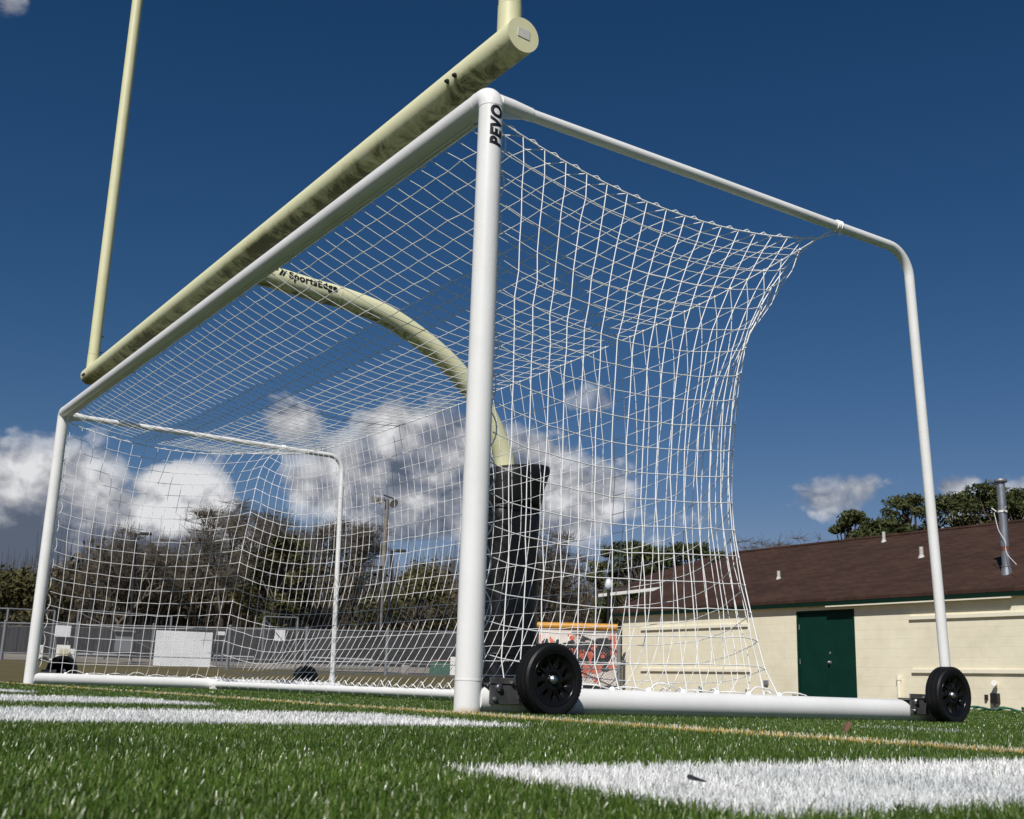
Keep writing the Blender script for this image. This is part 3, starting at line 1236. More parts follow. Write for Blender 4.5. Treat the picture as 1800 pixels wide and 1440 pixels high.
def wrap_on_goose(me, s0, angc, name, mirror=False):
    """lay flat lettering on the gooseneck's near side: text x runs along the pipe, text y round it"""
    co = np.zeros(len(me.vertices)*3, np.float32)
    me.vertices.foreach_get('co', co)
    co = co.reshape(-1, 3)
    d = np.r_[0, np.cumsum(np.linalg.norm(np.diff(pp, axis=0), axis=1))]
    out = np.zeros_like(co)
    for i, (tx, ty, _) in enumerate(co):
        s = s0+tx
        c = np.array([np.interp(s, d, pp[:, k]) for k in range(3)])
        c2 = np.array([np.interp(s+.01, d, pp[:, k]) for k in range(3)])
        t = (c2-c)/np.linalg.norm(c2-c)
        nrm = np.array([0, -t[2], t[1]])
        if nrm[2] < 0:
            nrm = -nrm
        a = angc+ty/.0835
        out[i] = c+(np.array([1.0, 0, 0])*math.cos(a)+nrm*math.sin(a))*.0860
    me.vertices.foreach_set('co', out.ravel())
    me.update()
    ob = bpy.data.objects.new(name, me)
    me.materials.append(M_black_text)
    COL.objects.link(ob)
    ob.parent = goose
    ob.matrix_parent_inverse = goose.matrix_world.inverted() if False else fb.matrix_basis.inverted()
    return ob


bpy.context.view_layer.update()
s_at = lambda y: float(np.interp(y, pp[:len(pp)//2, 1], np.r_[0, np.cumsum(np.linalg.norm(np.diff(pp, axis=0), axis=1))][:len(pp)//2]))
lett = text_mesh('SportsEdge', .080, bold=.0030, spacing=1.08)
o = wrap_on_goose(lett, s_at(.70), RAD(2), 'lettering')
# small emblem of three slanted strokes and dots left of the name
me = bpy.data.meshes.new('emblem')
bm = bmesh.new()
def stroke(pts):
    bm.faces.new([bm.verts.new((x, y, 0)) for x, y in pts])
for ox in (0.0,):
    stroke([(.00, .035), (.03, .05), (.035, .035), (.02, .02)])
    for cx_, cy_, r in ((.075, .045, .017),):
        stroke([(cx_+r*math.cos(a), cy_+r*math.sin(a)) for a in np.linspace(0, 2*math.pi, 13)[:-1]])
    stroke([(.095, .0), (.112, .0), (.138, .052), (.121, .052)])
    stroke([(.120, .0), (.134, .0), (.160, .052), (.146, .052)])
bmesh.ops.triangulate(bm, faces=bm.faces)
for _ in range(3):
    bmesh.ops.subdivide_edges(bm, edges=[e for e in bm.edges if e.calc_length() > .008], cuts=1)
    bmesh.ops.triangulate(bm, faces=bm.faces)
bm.to_mesh(me)
bm.free()
wrap_on_goose(me, s_at(.70)-.175, RAD(2), 'emblem')
for ch in goose.children:
    if ch.name.startswith(('lettering', 'emblem')):
        ch.matrix_parent_inverse = (goose.parent.matrix_basis @ goose.matrix_parent_inverse @ goose.matrix_basis).inverted()


def pad():
    secs = [(.02, .215, 0, 0), (.06, .23, 0, 0), (.5, .232, 0, 0), (.9, .23, 0, 0), (1.2, .232, 0, 0), (1.42, .23, .0, .0), (1.47, .218, .0, .0), (1.50, .215, 0, 0),
            (1.515, .236, .01, .01), (1.60, .246, .02, .02), (1.72, .262, .035, .035), (1.79, .272, .05, .04), (1.825, .262, .05, .04), (1.84, .22, .045, .04), (1.83, .10, .02, .01)]
    mb = MB()
    n = 40
    vs = []
    # denser rings
    Z = np.array([s[0] for s in secs])
    idx = np.arange(len(secs))
    tt = []
    for i in range(len(secs)-1):
        m = max(1, int(abs(secs[i+1][0]-secs[i][0])/.04))
        for j in range(m):
            tt.append(i+j/m)
    tt.append(len(secs)-1)
    for t in tt:
        z = np.interp(t, idx, Z)
        hw = np.interp(t, idx, [s[1] for s in secs])
        oy = np.interp(t, idx, [s[2] for s in secs])
        for k in range(n):
            a = 2*math.pi*k/n
            c, s = math.cos(a), math.sin(a)
            p = 3.6 if z < 1.5 else 2.8
            r = hw/((abs(c)**p+abs(s)**p)**(1/p))
            wr = .006*math.sin(7*a+9*z)+.005*math.sin(3*a-14*z)*(1 if z > 1.4 else .5)
            x = XM+(r+wr)*c
            y = POST_Y+(r+wr)*s+oy
            vs.append((x, y, z+(.03*s if z > 1.78 else 0)))
    m_ = len(tt)
    fs = [tuple(reversed(range(n)))]
    for i in range(m_-1):
        for k in range(n):
            k2 = (k+1) % n
            fs.append((i*n+k, i*n+k2, (i+1)*n+k2, (i+1)*n+k))
    fs.append(tuple((m_-1)*n+k for k in range(n)))
    mb.add(vs, fs)
    o = mb.build('post_pad', M_pad, fb, sharp=60)
    for z in (1.49, .35):
        mb = MB()
        ring = []
        for k in range(49):
            a = 2*math.pi*k/48
            c, s = math.cos(a), math.sin(a)
            r = .232/((abs(c)**4.5+abs(s)**4.5)**(1/4.5))
            ring.append((XM+r*c, POST_Y+r*s, z))
        mb.tube(ring, .008, 6, False)
        mb.build('strap', M_dark, o)


pad()

# ------------------------------------------------------------------ building with green door


def wall_material():
    m = bpy.data.materials.new('cream_painted_block')
    m.use_nodes = True
    t = m.node_tree
    L = t.links.new
    b = t.nodes['Principled BSDF']
    b.inputs['Roughness'].default_value = .75
    b.inputs['Specular IOR Level'].default_value = .25
    tc = N(t, 'ShaderNodeTexCoord')
    sep = N(t, 'ShaderNodeSeparateXYZ')
    L(tc.outputs['Object'], sep.inputs[0])
    cmb = N(t, 'ShaderNodeCombineXYZ')
    L(M(t, 'ADD', sep.outputs[0], sep.outputs[1]), cmb.inputs[0])
    L(sep.outputs[2], cmb.inputs[1])
    br = N(t, 'ShaderNodeTexBrick')
    br.inputs['Scale'].default_value = 1.0
    br.inputs['Mortar Size'].default_value = .006
    br.inputs['Mortar Smooth'].default_value = .6
    br.inputs['Brick Width'].default_value = .406
    br.inputs['Row Height'].default_value = .203
    br.inputs['Color1'].default_value = (.80, .755, .59, 1)
    br.inputs['Color2'].default_value = (.785, .74, .575, 1)
    br.inputs['Mortar'].default_value = (.745, .70, .545, 1)
    L(cmb.outputs[0], br.inputs['Vector'])
    n = N(t, 'ShaderNodeTexNoise')
    n.inputs['Scale'].default_value = 1.3
    n.inputs['Detail'].default_value = 8
    n.inputs['Roughness'].default_value = .7
    L(tc.outputs['Object'], n.inputs['Vector'])
    mx = N(t, 'ShaderNodeMix', data_type='RGBA', blend_type='MULTIPLY')
    mx.inputs[0].default_value = 1
    r = N(t, 'ShaderNodeValToRGB')
    r.color_ramp.elements[0].position, r.color_ramp.elements[0].color = .3, (.86, .84, .80, 1)
    r.color_ramp.elements[1].position, r.color_ramp.elements[1].color = .65, (1.03, 1.02, 1.0, 1)
    L(n.outputs['Fac'], r.inputs[0])
    L(br.outputs['Color'], mx.inputs[6])
    L(r.outputs[0], mx.inputs[7])
    L(mx.outputs[2], b.inputs['Base Color'])
    bp = N(t, 'ShaderNodeBump')
    bp.inputs['Strength'].default_value = .3
    bp.inputs['Distance'].default_value = .010
    bp.invert = True
    n2 = N(t, 'ShaderNodeTexNoise')
    n2.inputs['Scale'].default_value = 35
    L(tc.outputs['Object'], n2.inputs['Vector'])
    L(M(t, 'ADD', br.outputs['Fac'], M(t, 'MULTIPLY', n2.outputs['Fac'], .3)), bp.inputs['Height'])
    L(bp.outputs[0], b.inputs['Normal'])
    return m


def roof_material():
    m = bpy.data.materials.new('brown_shingles')
    m.use_nodes = True
    t = m.node_tree
    L = t.links.new
    b = t.nodes['Principled BSDF']
    b.inputs['Roughness'].default_value = .9
    b.inputs['Specular IOR Level'].default_value = .2
    tc = N(t, 'ShaderNodeTexCoord')
    sep = N(t, 'ShaderNodeSeparateXYZ')
    L(tc.outputs['Object'], sep.inputs[0])
    cmb = N(t, 'ShaderNodeCombineXYZ')
    L(sep.outputs[0], cmb.inputs[0])
    L(M(t, 'MULTIPLY', sep.outputs[1], 1.09), cmb.inputs[1])
    br = N(t, 'ShaderNodeTexBrick')
    br.inputs['Scale'].default_value = 1.0
    br.inputs['Mortar Size'].default_value = .006
    br.inputs['Brick Width'].default_value = .30
    br.inputs['Row Height'].default_value = .145
    br.inputs['Bias'].default_value = -.1
    br.inputs['Color1'].default_value = (.056, .030, .021, 1)
    br.inputs['Color2'].default_value = (.037, .020, .0145, 1)
    br.inputs['Mortar'].default_value = (.017, .010, .009, 1)
    L(cmb.outputs[0], br.inputs['Vector'])
    n = N(t, 'ShaderNodeTexNoise')
    n.inputs['Scale'].default_value = .8
    n.inputs['Detail'].default_value = 9
    n.inputs['Roughness'].default_value = .7
    L(tc.outputs['Object'], n.inputs['Vector'])
    r = N(t, 'ShaderNodeValToRGB')
    r.color_ramp.elements[0].position, r.color_ramp.elements[0].color = .35, (.82, .80, .80, 1)
    r.color_ramp.elements[1].position, r.color_ramp.elements[1].color = .68, (1.22, 1.18, 1.15, 1)
    L(n.outputs['Fac'], r.inputs[0])
    mx = N(t, 'ShaderNodeMix', data_type='RGBA', blend_type='MULTIPLY')
    mx.inputs[0].default_value = 1
    L(br.outputs['Color'], mx.inputs[6])
    L(r.outputs[0], mx.inputs[7])
    L(mx.outputs[2], b.inputs['Base Color'])
    bp = N(t, 'ShaderNodeBump')
    bp.inputs['Strength'].default_value = .6
    bp.inputs['Distance'].default_value = .02
    L(br.outputs['Color'], bp.inputs['Height'])
    L(bp.outputs[0], b.inputs['Normal'])
    return m


M_wall, M_roof = wall_material(), roof_material()
M_green = mat('dark_green_paint', (.0022, .027, .017), .55, var=(.003, .031, .020), vscale=3, spec=.16)
M_green_trim = mat('dark_green_trim', (.002, .017, .010), .6, spec=.15)
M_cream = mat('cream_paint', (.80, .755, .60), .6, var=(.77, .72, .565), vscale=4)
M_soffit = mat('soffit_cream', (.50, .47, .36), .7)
WY = 18.80
BXL, BXR = -22.1, -4.0
EY, EZ = 18.66, 2.372
RY, RZ = 23.5, 4.47
bld = thing('block_building', (-13, WY, -.06), 'long cream block building with dark brown shingle roof and a green double door', 'building')
DL, DR, DT = -15.56, -13.83, 2.12
mb = MB()
for (x0, x1, z0, z1) in ((BXL, DL, -.3, 2.30), (DR, BXR, -.3, 2.30), (DL, DR, DT, 2.30)):
    mb.box(((x0+x1)/2, WY+.1, (z0+z1)/2), (x1-x0, .2, z1-z0))
mb.box((BXL+.1, WY+4.9, 1.0), (.2, 9.38, 2.6))
mb.box((BXR-.1, WY+4.9, 1.0), (.2, 9.38, 2.6))
mb.box(((BXL+BXR)/2, WY+9.7, 1.0), (BXR-BXL, .2, 2.6))
# gable infill
for xg in (BXL+.02, BXR-.22):
    mb.add([(xg, WY+.22, 2.30), (xg, RY, RZ-.14), (xg, 28.4, 2.30), (xg+.2, WY+.22, 2.30), (xg+.2, RY, RZ-.14), (xg+.2, 28.4, 2.30)],
           [(0, 1, 2), (5, 4, 3), (0, 3, 4, 1), (1, 4, 5, 2), (2, 5, 3, 0)])
wall = mb.build('wall', M_wall, bld, sharp=0)
# roof: two slopes with thickness
mb = MB()
th = .07


def slab(a, b, c, d, th, mbx):
    q = [np.array(p, float) for p in (a, b, c, d)]
    lo = [p-np.array([0, 0, th]) for p in q]
    mbx.add(q+lo, [(0, 1, 2, 3), (7, 6, 5, 4), (0, 4, 5, 1), (1, 5, 6, 2), (2, 6, 7, 3), (3, 7, 4, 0)])


slab((BXL-.35, EY, EZ), (BXR+.4, EY, EZ), (BXR+.4, RY, RZ), (BXL-.35, RY, RZ), th, mb)
slab((BXL-.35, RY+.004, RZ), (BXR+.4, RY+.004, RZ), (BXR+.4, 28.6, EZ), (BXL-.35, 28.6, EZ), th, mb)
mb.tube([(BXL-.35, RY, RZ+.01), (BXR+.4, RY, RZ+.01)], .05, 8)
roof = mb.build('roof', M_roof, bld, sharp=0)
mb = MB()
mb.box(((BXL+BXR)/2, EY+.012, EZ-.075-.045), (BXR-BXL+.7, .03, .085))
mb.build('fascia', M_green_trim, bld, sharp=0)
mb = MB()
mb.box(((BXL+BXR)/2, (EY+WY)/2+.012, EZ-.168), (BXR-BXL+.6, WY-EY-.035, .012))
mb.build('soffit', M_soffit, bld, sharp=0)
mb = MB()
x0, x1 = aty(1452, 1064, EY)[0], aty(1777, 1049, EY)[0]
mb.box(((x0+x1)/2, EY-.01, EZ-.190), (x1-x0, .05, .026))
mb.build('gutter_strip', M_cream, bld, sharp=0)
# raised bands on the wall
for (x0, x1, z) in ((-21.25, -17.15, 1.84), (-21.25, -17.1, .735), (-12.33, BXR, 1.86), (-12.33, BXR, .745)):
    mb = MB()
    mb.box(((x0+x1)/2, WY-.025, z), (x1-x0, .05, .075))
    mb.build('wall_band', M_cream, bld, sharp=0)
# door
dm = (DL+DR)/2
for (a, b) in ((DL+.05, dm-.002), (dm+.002, DR-.05)):
    mb = MB()
    mb.box(((a+b)/2, WY+.06, (DT-.05-.2)/2), (b-a, .045, DT-.05+.2))
    door = mb.build('door', M_green, bld, bevel=.002)
mb = MB()
mb.box((DL+.025, WY+.05, .93), (.05, .11, 2.34))
mb.box((DR-.025, WY+.05, .93), (.05, .11, 2.34))
mb.box((dm, WY+.05, DT-.024), (DR-DL-.104, .11, .046))
mb.build('door_frame', M_green, door, bevel=.003)
mb = MB()
kx = aty(1458, 1164, WY)[0]
mb.lathe([(.038, 0), (.038, .008), (.014, .012), (.014, .045), (.030, .052), (.032, .07), (.02, .083), (0, .085)], (kx, WY+.036, .93), (0, -1, 0), 18)
mb.build('door_knob', M_galv, door)
mb = MB()
mb.lathe([(.030, 0), (.030, .012), (.012, .016), (0, .017)], (kx, WY+.036, 1.14), (0, -1, 0), 16)
mb.build('deadbolt', M_galv, door)
for z in (.15, .95, 1.75):
    for x in (DL+.052, DR-.052):
        mb = MB()
        mb.tube([(x, WY+.030, z-.06), (x, WY+.030, z+.06)], .010, 8)
        mb.build('hinge', M_galv_dull, door)
# services on the wall
mb = MB()
px = aty(1582, 1190, WY)[0]
mb.tube([(px, WY-.05, -.1), (px, WY-.05, .55)], .045, 16)
mb.tube([(px, WY-.05, .55), (px, WY-.05, .62)], .056, 16)
mb.build('standpipe', M_cream, bld)
mb = MB()
p = aty(1752, 1203, WY)
mb.lathe([(.02, 0), (.02, .08), (.05, .09), (.06, .16), (.055, .165)], (p[0], WY, p[2]), (.25, -1, .1), 14)
mb.build('floodlight', M_white_dull, bld)
mb = MB()
p = aty(1748, 1226, WY)
mb.box((p[0]+.05, WY-.05, p[2]-.02), (.16, .10, .20))
mb.build('outlet_box', M_dark, bld, bevel=.004)
mb = MB()
mb.box((p[0]-.16, WY-.03, p[2]), (.05, .06, .10))
mb.build('outlet_box', M_dark, bld, bevel=.004)
mb = MB()
mb.tube([(p[0]-.01, WY-.02, p[2]-.1), (p[0]+.02, WY-.03, p[2]-.22), (p[0]+.0, WY-.02, -.1)], .012, 6)
mb.build('conduit', M_galv_dull, bld)
for (qx, qy, s) in ((1233, 1210, .10), (1372, 1224, .09), (1398, 1224, .09), (1348, 1200, .12), (1316, 1215, .1)):
    q = aty(qx, qy, WY)
    mb = MB()
    mb.box((q[0], WY-.03, q[2]), (s, .06, s*.9))
    mb.build('junction_box', M_galv_dull, bld)


def roof_pt(px, py):
    s = (RZ-EZ)/(RY-EY)
    d = ray(px, py)
    t = (EZ-CAM[2]+s*(CAM[1]-EY))/(d[2]-s*d[1])
    return CAM+d*t


M_vent = mat('grey_white_vent', (.50, .49, .46), .6, var=(.40, .39, .36), vscale=9)


def vent(px, py, h, r, name='vent_pipe'):
    b = roof_pt(px, py)
    mb = MB()
    mb.tube([(b[0], b[1], b[2]-.1), (b[0], b[1], b[2]+h)], r, 16)
    mb.tube([(b[0], b[1], b[2]-.08), (b[0], b[1], b[2]+.05)], [r*2.2, r*1.1], 16)
    return mb.build(name, M_vent, bld)


vent(1554, 952, .26, .045)
vent(1620, 979, .24, .05)
vent(1369, 1017, .20, .045)
b = roof_pt(1770, 1008)
mb = MB()
zt = atd(1768, 850, math.hypot(b[0]-CAM[0], b[1]-CAM[1]))[2]
mb.tube([(b[0], b[1], b[2]-.1), (b[0], b[1], b[2]+.12)], [.125, .10], 24)
mb.tube([(b[0], b[1], b[2]+.12), (b[0], b[1], b[2]+.45), (b[0], b[1], zt)], .085, 24)
mb.tube([(b[0], b[1], b[2]+.13), (b[0], b[1], b[2]+.16)], .105, 24)
flue = mb.build('flue', M_galv, bld)
mb = MB()
mb.tube([(b[0], b[1], b[2]+.46), (b[0], b[1], b[2]+.56)], .087, 24)
mb.build('rust_band', mat('rusty_steel', (.16, .055, .035), .8, var=(.10, .04, .03), vscale=20), flue)
mb = MB()
mb.lathe([(.07, -.02), (.07, .02), (.135, .03), (.14, .055), (.12, .09), (.05, .115), (0, .12)], (b[0], b[1], zt), (0, 0, 1), 24)
mb.build('rain_cap', M_galv, flue)
mb = MB()
mb.tube([(b[0], b[1], zt-.62), (b[0], b[1], zt-.58)], .10, 20)
for dx, dy in ((-.16, -.1), (.16, -.08)):
    mb.tube([(b[0]+dx*.5, b[1]+dy, zt-.6), (b[0]+dx, b[1]+dy*1.4, zt-.52)], .012, 6)
mb.tube(catmull([(b[0]-.12, b[1]-.12, zt-.62), (b[0]-.03, b[1]-.14, zt-1.0), (b[0]+.10, b[1]-.14, b[2]+.65), (b[0]+.13, b[1]-.16, b[2]+.4), (b[0]+.55, b[1]-.5, b[2]+.1)], 6), .006, 6)
mb.build('antenna_cable', M_white_dull, flue)
# low rear wing with white gutter at the left end
mb = MB()
g1, g2 = aty(1056, 1046, 21.2), aty(1192, 1031, 21.2)
k1, k2 = aty(1150, 1007, 24.2), aty(1262, 975, 24.2)
slab(g1, g2, k2, k1, .06, mb)
mb.build('wing_roof', M_roof, bld, sharp=0)
mb = MB()
dg = g2-g1
mb.box((g1+g2)/2+np.array([0, -.05, -.02]), (float(np.linalg.norm(dg[:2])), .10, .10), rot=Matrix.Rotation(-math.atan2(dg[2], np.linalg.norm(dg[:2])), 3, 'Y') @ Matrix.Identity(3))
mb.build('wing_gutter', M_white_dull, bld, sharp=0)
mb = MB()
mb.box(((g1[0]+BXL)/2+.9, 22.8, 1.2), (abs(BXL-g1[0])-1.9, 2.6, 2.9))
mb.build('wing_wall', M_dark, bld, sharp=0)

# green garden hose on the turf by the wall
mb = MB()
hp = []
for k in range(40):
    px = 1712+k*4.2
    q = atd(px, 1254, 20.3+.25*math.sin(k*.9))
    hp.append((q[0], q[1], .0+.02*math.sin(k*.55)+.03))
mb.tube(hp, .016, 6)
hp2 = [(x+.05*math.sin(i*.7), y-.15+.1*math.sin(i*.4), z+.02*math.sin(i*.8+1)) for i, (x, y, z) in enumerate(hp)]
mb.tube(hp2, .016, 6)
tag(mb.build('garden_hose', mat('green_hose', (.035, .16, .085), .5)), 'green garden hose lying on the turf at the foot of the cream wall', 'hose')

# ------------------------------------------------------------------ painted panel with yellow padded rail


def mural():
    z1 = 1.97
    pl = atd(948, 1106, 33.6)
    pr = atd(1086, 1108, 33.2)
    c = (pl+pr)/2
    t = thing('painted_panel', (c[0], c[1], .1), 'white panel painted with black and orange paw prints behind the fence, left of the building', 'panel')
    dx, dy = pr[0]-pl[0], pr[1]-pl[1]
    ln = math.hypot(dx, dy)
    ux, uy = dx/ln, dy/ln
    nx, ny = uy, -ux
    if nx*(CAM[0]-c[0])+ny*(CAM[1]-c[1]) < 0:
        nx, ny = -nx, -ny

    def P(u, z, o):
        return (pl[0]+ux*u+nx*o, pl[1]+uy*u+ny*o, z)
    rz = math.atan2(uy, ux)
    zt, zb = (pl[2]+pr[2])/2, .28
    mb = MB()
    mb.box((c[0], c[1], (zt+zb)/2), (ln, .05, zt-zb), rz=rz)
    mb.build('board', mat('white_board', (.68, .62, .56), .6, var=(.62, .56, .50), vscale=3), t, sharp=0)
    mb = MB()
    q1, q2 = P(-.05, zt+.10, 0), P(ln+.0, zt+.08, 0)
    mb.tube([q1, q2], .10, 16)
    mb.build('padded_rail', mat('yellow_pad', (.56, .27, .03), .5, var=(.48, .22, .025), vscale=5), t)
    rnd = random.Random(5)

    def blob(mbx, u, z, a, b, o, k=18, wob=.22):
        ph = rnd.uniform(0, 6)
        pts = []
        for i in range(k):
            an = 2*math.pi*i/k
            r = 1+wob*math.sin(3*an+ph)+wob*.6*math.sin(5*an+ph*2)
            uu = min(max(u+a*r*math.cos(an), .03), ln-.03)
            z_ = min(max(z+b*r*math.sin(an), zb+.03), zt-.03)
            pts.append(P(uu, z_, o))
        mbx.add(pts, [tuple(range(k))])
    black, orange = MB(), MB()
    H = zt-zb
    for (u, z, a, b) in ((.18, .72, .16, .13), (.50, .70, .16, .15), (.85, .62, .24, .26), (1.25, .58, .30, .32), (1.65, .60, .26, .33), (2.0, .66, .22, .30), (1.95, .42, .22, .24), (1.05, .36, .26, .20), (1.5, .42, .22, .18), (1.1, .20, .14, .09), (1.9, .80, .14, .10), (1.3, .82, .12, .06)):
        blob(black, u*ln/2.3, zb+z*H, a, b*H/1.5, .028)
    for (u, z, a, b) in ((.05, .70, .06, .22), (.38, .74, .07, .16), (.66, .60, .10, .12), (2.2, .72, .09, .30), (1.52, .50, .07, .20), (1.4, .28, .12, .18), (2.15, .36, .12, .12), (1.75, .30, .12, .10), (1.28, .52, .07, .07), (1.12, .16, .12, .06)):
        blob(orange, u*ln/2.3, zb+z*H, a, b*H/1.5, .031, wob=.3)
    for (u, z, s) in ((.98, .85, .13), (.95, .56, .12), (1.28, .54, .12), (1.6, .66, .11), (1.88, .52, .10), (1.62, .25, .15), (1.70, .05, .12), (2.12, .86, .09)):
        uu, z_ = u*ln/2.3, zb+max(z, .07)*H
        blob(orange, uu, z_, s*.62, s*.52, .034, 12, .06)
        for k in range(4):
            an = RAD(35+k*37)
            blob(orange, uu+s*1.02*math.cos(an), z_+s*1.02*math.sin(an), s*.20, s*.30, .034, 8, .05)
    black.build('black_shapes', mat('black_mural_paint', (.02, .022, .024), .6), t, sharp=0)
    orange.build('orange_shapes', mat('orange_mural_paint', (.58, .105, .045), .6, var=(.62, .20, .14), vscale=5), t, sharp=0)


mural()

# ------------------------------------------------------------------ chain link fences
M_link = mat('chain_link_wire', (.13, .135, .142), .6)


def chain_fence(pts, h, label, cat, z0=None, pitch=.095, wire=.0034, post_r=.03, midrail=True, posts=None, lean=0.0, big=()):
    pts = [np.array(p, float) for p in pts]
    t = thing('chain_link_fence', (pts[0][0], pts[0][1], 0), label, cat)
    wires = MB()
    rails = MB()
    for a, b in zip(pts[:-1], pts[1:]):
        L = np.linalg.norm(b[:2]-a[:2])
        ux = (b-a)/L
        za, zb = (a[2], b[2])

        def P(u, v):
            q = a+ux*u
            return (q[0], q[1], (za+(zb-za)*u/L)+v)
        n = int((L+h)/pitch)
        for sgn in (1, -1):
            for k in range(n+1):
                u0 = k*pitch-h if sgn > 0 else k*pitch
                s0, s1 = 0.0, h
                # clip to the bay
                ua, ub = u0, u0+sgn*h
                va, vb = 0.05, h
                if sgn > 0:
                    if ua < 0:
                        va += -ua
                        ua = 0
                    if ub > L:
                        vb -= ub-L
                        ub = L
                else:
                    if ua > L:
                        va += ua-L
                        ua = L
                    if ub < 0:
                        vb -= -ub
                        ub = 0
                if vb-va < .05:
                    continue
                wires.tube([P(ua, va), P(ub, vb)], wire, 3, False)
        rails.tube([P(0, h), P(L, h)], .022, 8)
        if midrail:
            rails.tube([P(0, h*.45), P(L, h*.45)], .016, 8)
        rails.tube([P(0, .06), P(L, .06)], .008, 6)
        m = max(1, int(round(L/2.6)))
        for k in range(m+1):
            q = P(L*k/m, 0)
            mb = MB()
            r = post_r if 0 < k < m else post_r*1.9
            if k == m and not np.allclose(b, pts[-1]):
                continue
            mb.tube([(q[0], q[1], q[2]-.2), (q[0], q[1], q[2]+h+.05)], r, 10)
            mb.lathe([(r*1.15, 0), (r*1.1, .03), (0, .06)], (q[0], q[1], q[2]+h+.05), (0, 0, 1), 10)
            mb.build('fence_post', M_galv_dull, t)
    wires.build('wire_mesh', M_link, t, sharp=0)
    rails.build('rail', M_galv_dull, t)
    return t


def fpt(px, pt, h, D):
    q = atd(px, pt, D)
    return (q[0], q[1], q[2]-h)


FH = 1.83
f_pts = []
for px, py, D in ((-140, 1091, 47), (10, 1095, 44), (405, 1104, 40), (540, 1107, 39), (682, 1110, 37.6), (1088, 1112, 32.6)):
    f_pts.append(fpt(px, py, FH, D))
chain_fence(f_pts, FH, 'grey chain link fence with thick corner posts running from the building across behind the goal', 'fence')
# taller backstop frame behind the far-left part of the fence


def frame_fence(name, label, plist, h, diag=True):
    t = thing(name, (plist[0][0], plist[0][1], 0), label, 'fence')
    for i, p in enumerate(plist):
        mb = MB()
        mb.tube([(p[0], p[1], p[2]-h-.3), tuple(p)], .045, 10)
        mb.build('fence_post', M_galv_dull, t)
    mb = MB()
    for a, b in zip(plist[:-1], plist[1:]):
        mb.tube([tuple(a), tuple(b)], .03, 8)
        L = np.linalg.norm(np.array(b)-np.array(a))
        n = int(L/.16)
        for k in range(n):
            u = (k+.5)/n
            q = np.array(a)*(1-u)+np.array(b)*u
            mb.tube([tuple(q), (q[0], q[1], q[2]-h)], .004, 3, False)
    if diag:
        a, b = np.array(plist[0]), np.array(plist[1])
        mb.tube([tuple(a-np.array([0, 0, .1])), tuple(b-np.array([0, 0, h*.8]))], .022, 8)
    mb.build('frame', M_galv_dull, t)
    return t


frame_fence('backstop_frame', 'tall grey pipe backstop frame with diagonal brace behind the low fence at far left',
            [atd(139, 1072, 52), atd(302, 1084, 53)], 2.2)
frame_fence('tall_fence_section', 'tall open wire fence left of the far goalpost, rising above the chain link fence',
            [atd(-60, 1068, 50), atd(15, 1070, 50), atd(97, 1074, 50.5)], 2.2, diag=False)
frame_fence('gate_frame', 'square grey gate frame behind the fence, left of the far rear goal leg',
            [atd(466, 1084, 47), atd(524, 1086, 47.5)], 1.9)

# dark windscreen along the far side of the next field, with the concrete strip at its foot
M_screen = mat('charcoal_windscreen', (.005, .0052, .006), .9, var=(.036, .037, .040), vscale=.5)


def windscreen():
    t = thing('windscreen_fence', (-52, 20, .6), 'charcoal grey windscreen fence in front of the far trees', 'fence')
    pts = []
    for px, top, D in ((-250, 1098, 62), (0, 1102, 61), (200, 1106, 60), (400, 1108, 59), (560, 1110, 58), (700, 1112, 57), (850, 1116, 54), (960, 1118, 50)):
        pts.append(atd(px, top, D))
    mb = MB()
    fr = MB()
    for a, b in zip(pts[:-1], pts[1:]):
        n = 6
        for k in range(n):
            q0 = a+(b-a)*k/n
            q1 = a+(b-a)*(k+1)/n
            d = (q1-q0)/np.linalg.norm(q1-q0)
            nr = np.array([-d[1], d[0], 0])*.015
            zb = .3
            vs = []
            for q in (q0, q1):
                for s in (-1, 1):
                    vs += [(q[0]+nr[0]*s, q[1]+nr[1]*s, zb), (q[0]+nr[0]*s, q[1]+nr[1]*s, q[2])]
            mb.add(vs, [(0, 4, 5, 1), (2, 3, 7, 6), (1, 5, 7, 3), (0, 2, 6, 4)])
            fr.tube([(q0[0], q0[1], .2), (q0[0], q0[1], q0[2]+.05)], .035, 8)
        fr.tube([tuple(a+np.array([0, 0, .03])), tuple(b+np.array([0, 0, .03]))], .03, 8)
    mb.build('screen', M_screen, t, sharp=0)
    fr.build('frame', M_dark, t)
    # concrete strip
    mb = MB()
    vs = []
    for px in range(-300, 1000, 40):
        for py in (0, 1):
            D = 50.5 if py == 0 else 56.5
            D -= max(0, (px-500))*.012
            d = ray(px, 1160)
            d = d/math.hypot(d[0], d[1])
            x, y = CAM[0]+d[0]*D, CAM[1]+d[1]*D
            vs.append((x, y, float(ground_height(x, y))+.05+.32*py))
    n = len(vs)//2
    mb.add(vs, [(2*i, 2*i+2, 2*i+3, 2*i+1) for i in range(n-1)])
    tag(mb.build('path', mat('sandy_concrete', (.26, .23, .185), .9, var=(.20, .175, .14), vscale=.7)), kind='structure')


windscreen()


def upright_panel(name, x0, y0, x1, y1, D, th, m, parent=None):
    a, b = atd(x0, y0, D), atd(x1, y0, D)
    c = atd((x0+x1)/2, y1, D)
    w = math.hypot(b[0]-a[0], b[1]-a[1])
    rz = math.atan2(b[1]-a[1], b[0]-a[0])
    mb = MB()
    mb.box(((a[0]+b[0])/2, (a[1]+b[1])/2, (a[2]+c[2])/2), (w, th, a[2]-c[2]), rz=rz)
    return mb.build(name, m, parent, bevel=.01)


M_sign = mat('white_sign_vinyl', (.74, .75, .76), .5, var=(.66, .67, .68), vscale=1.2)


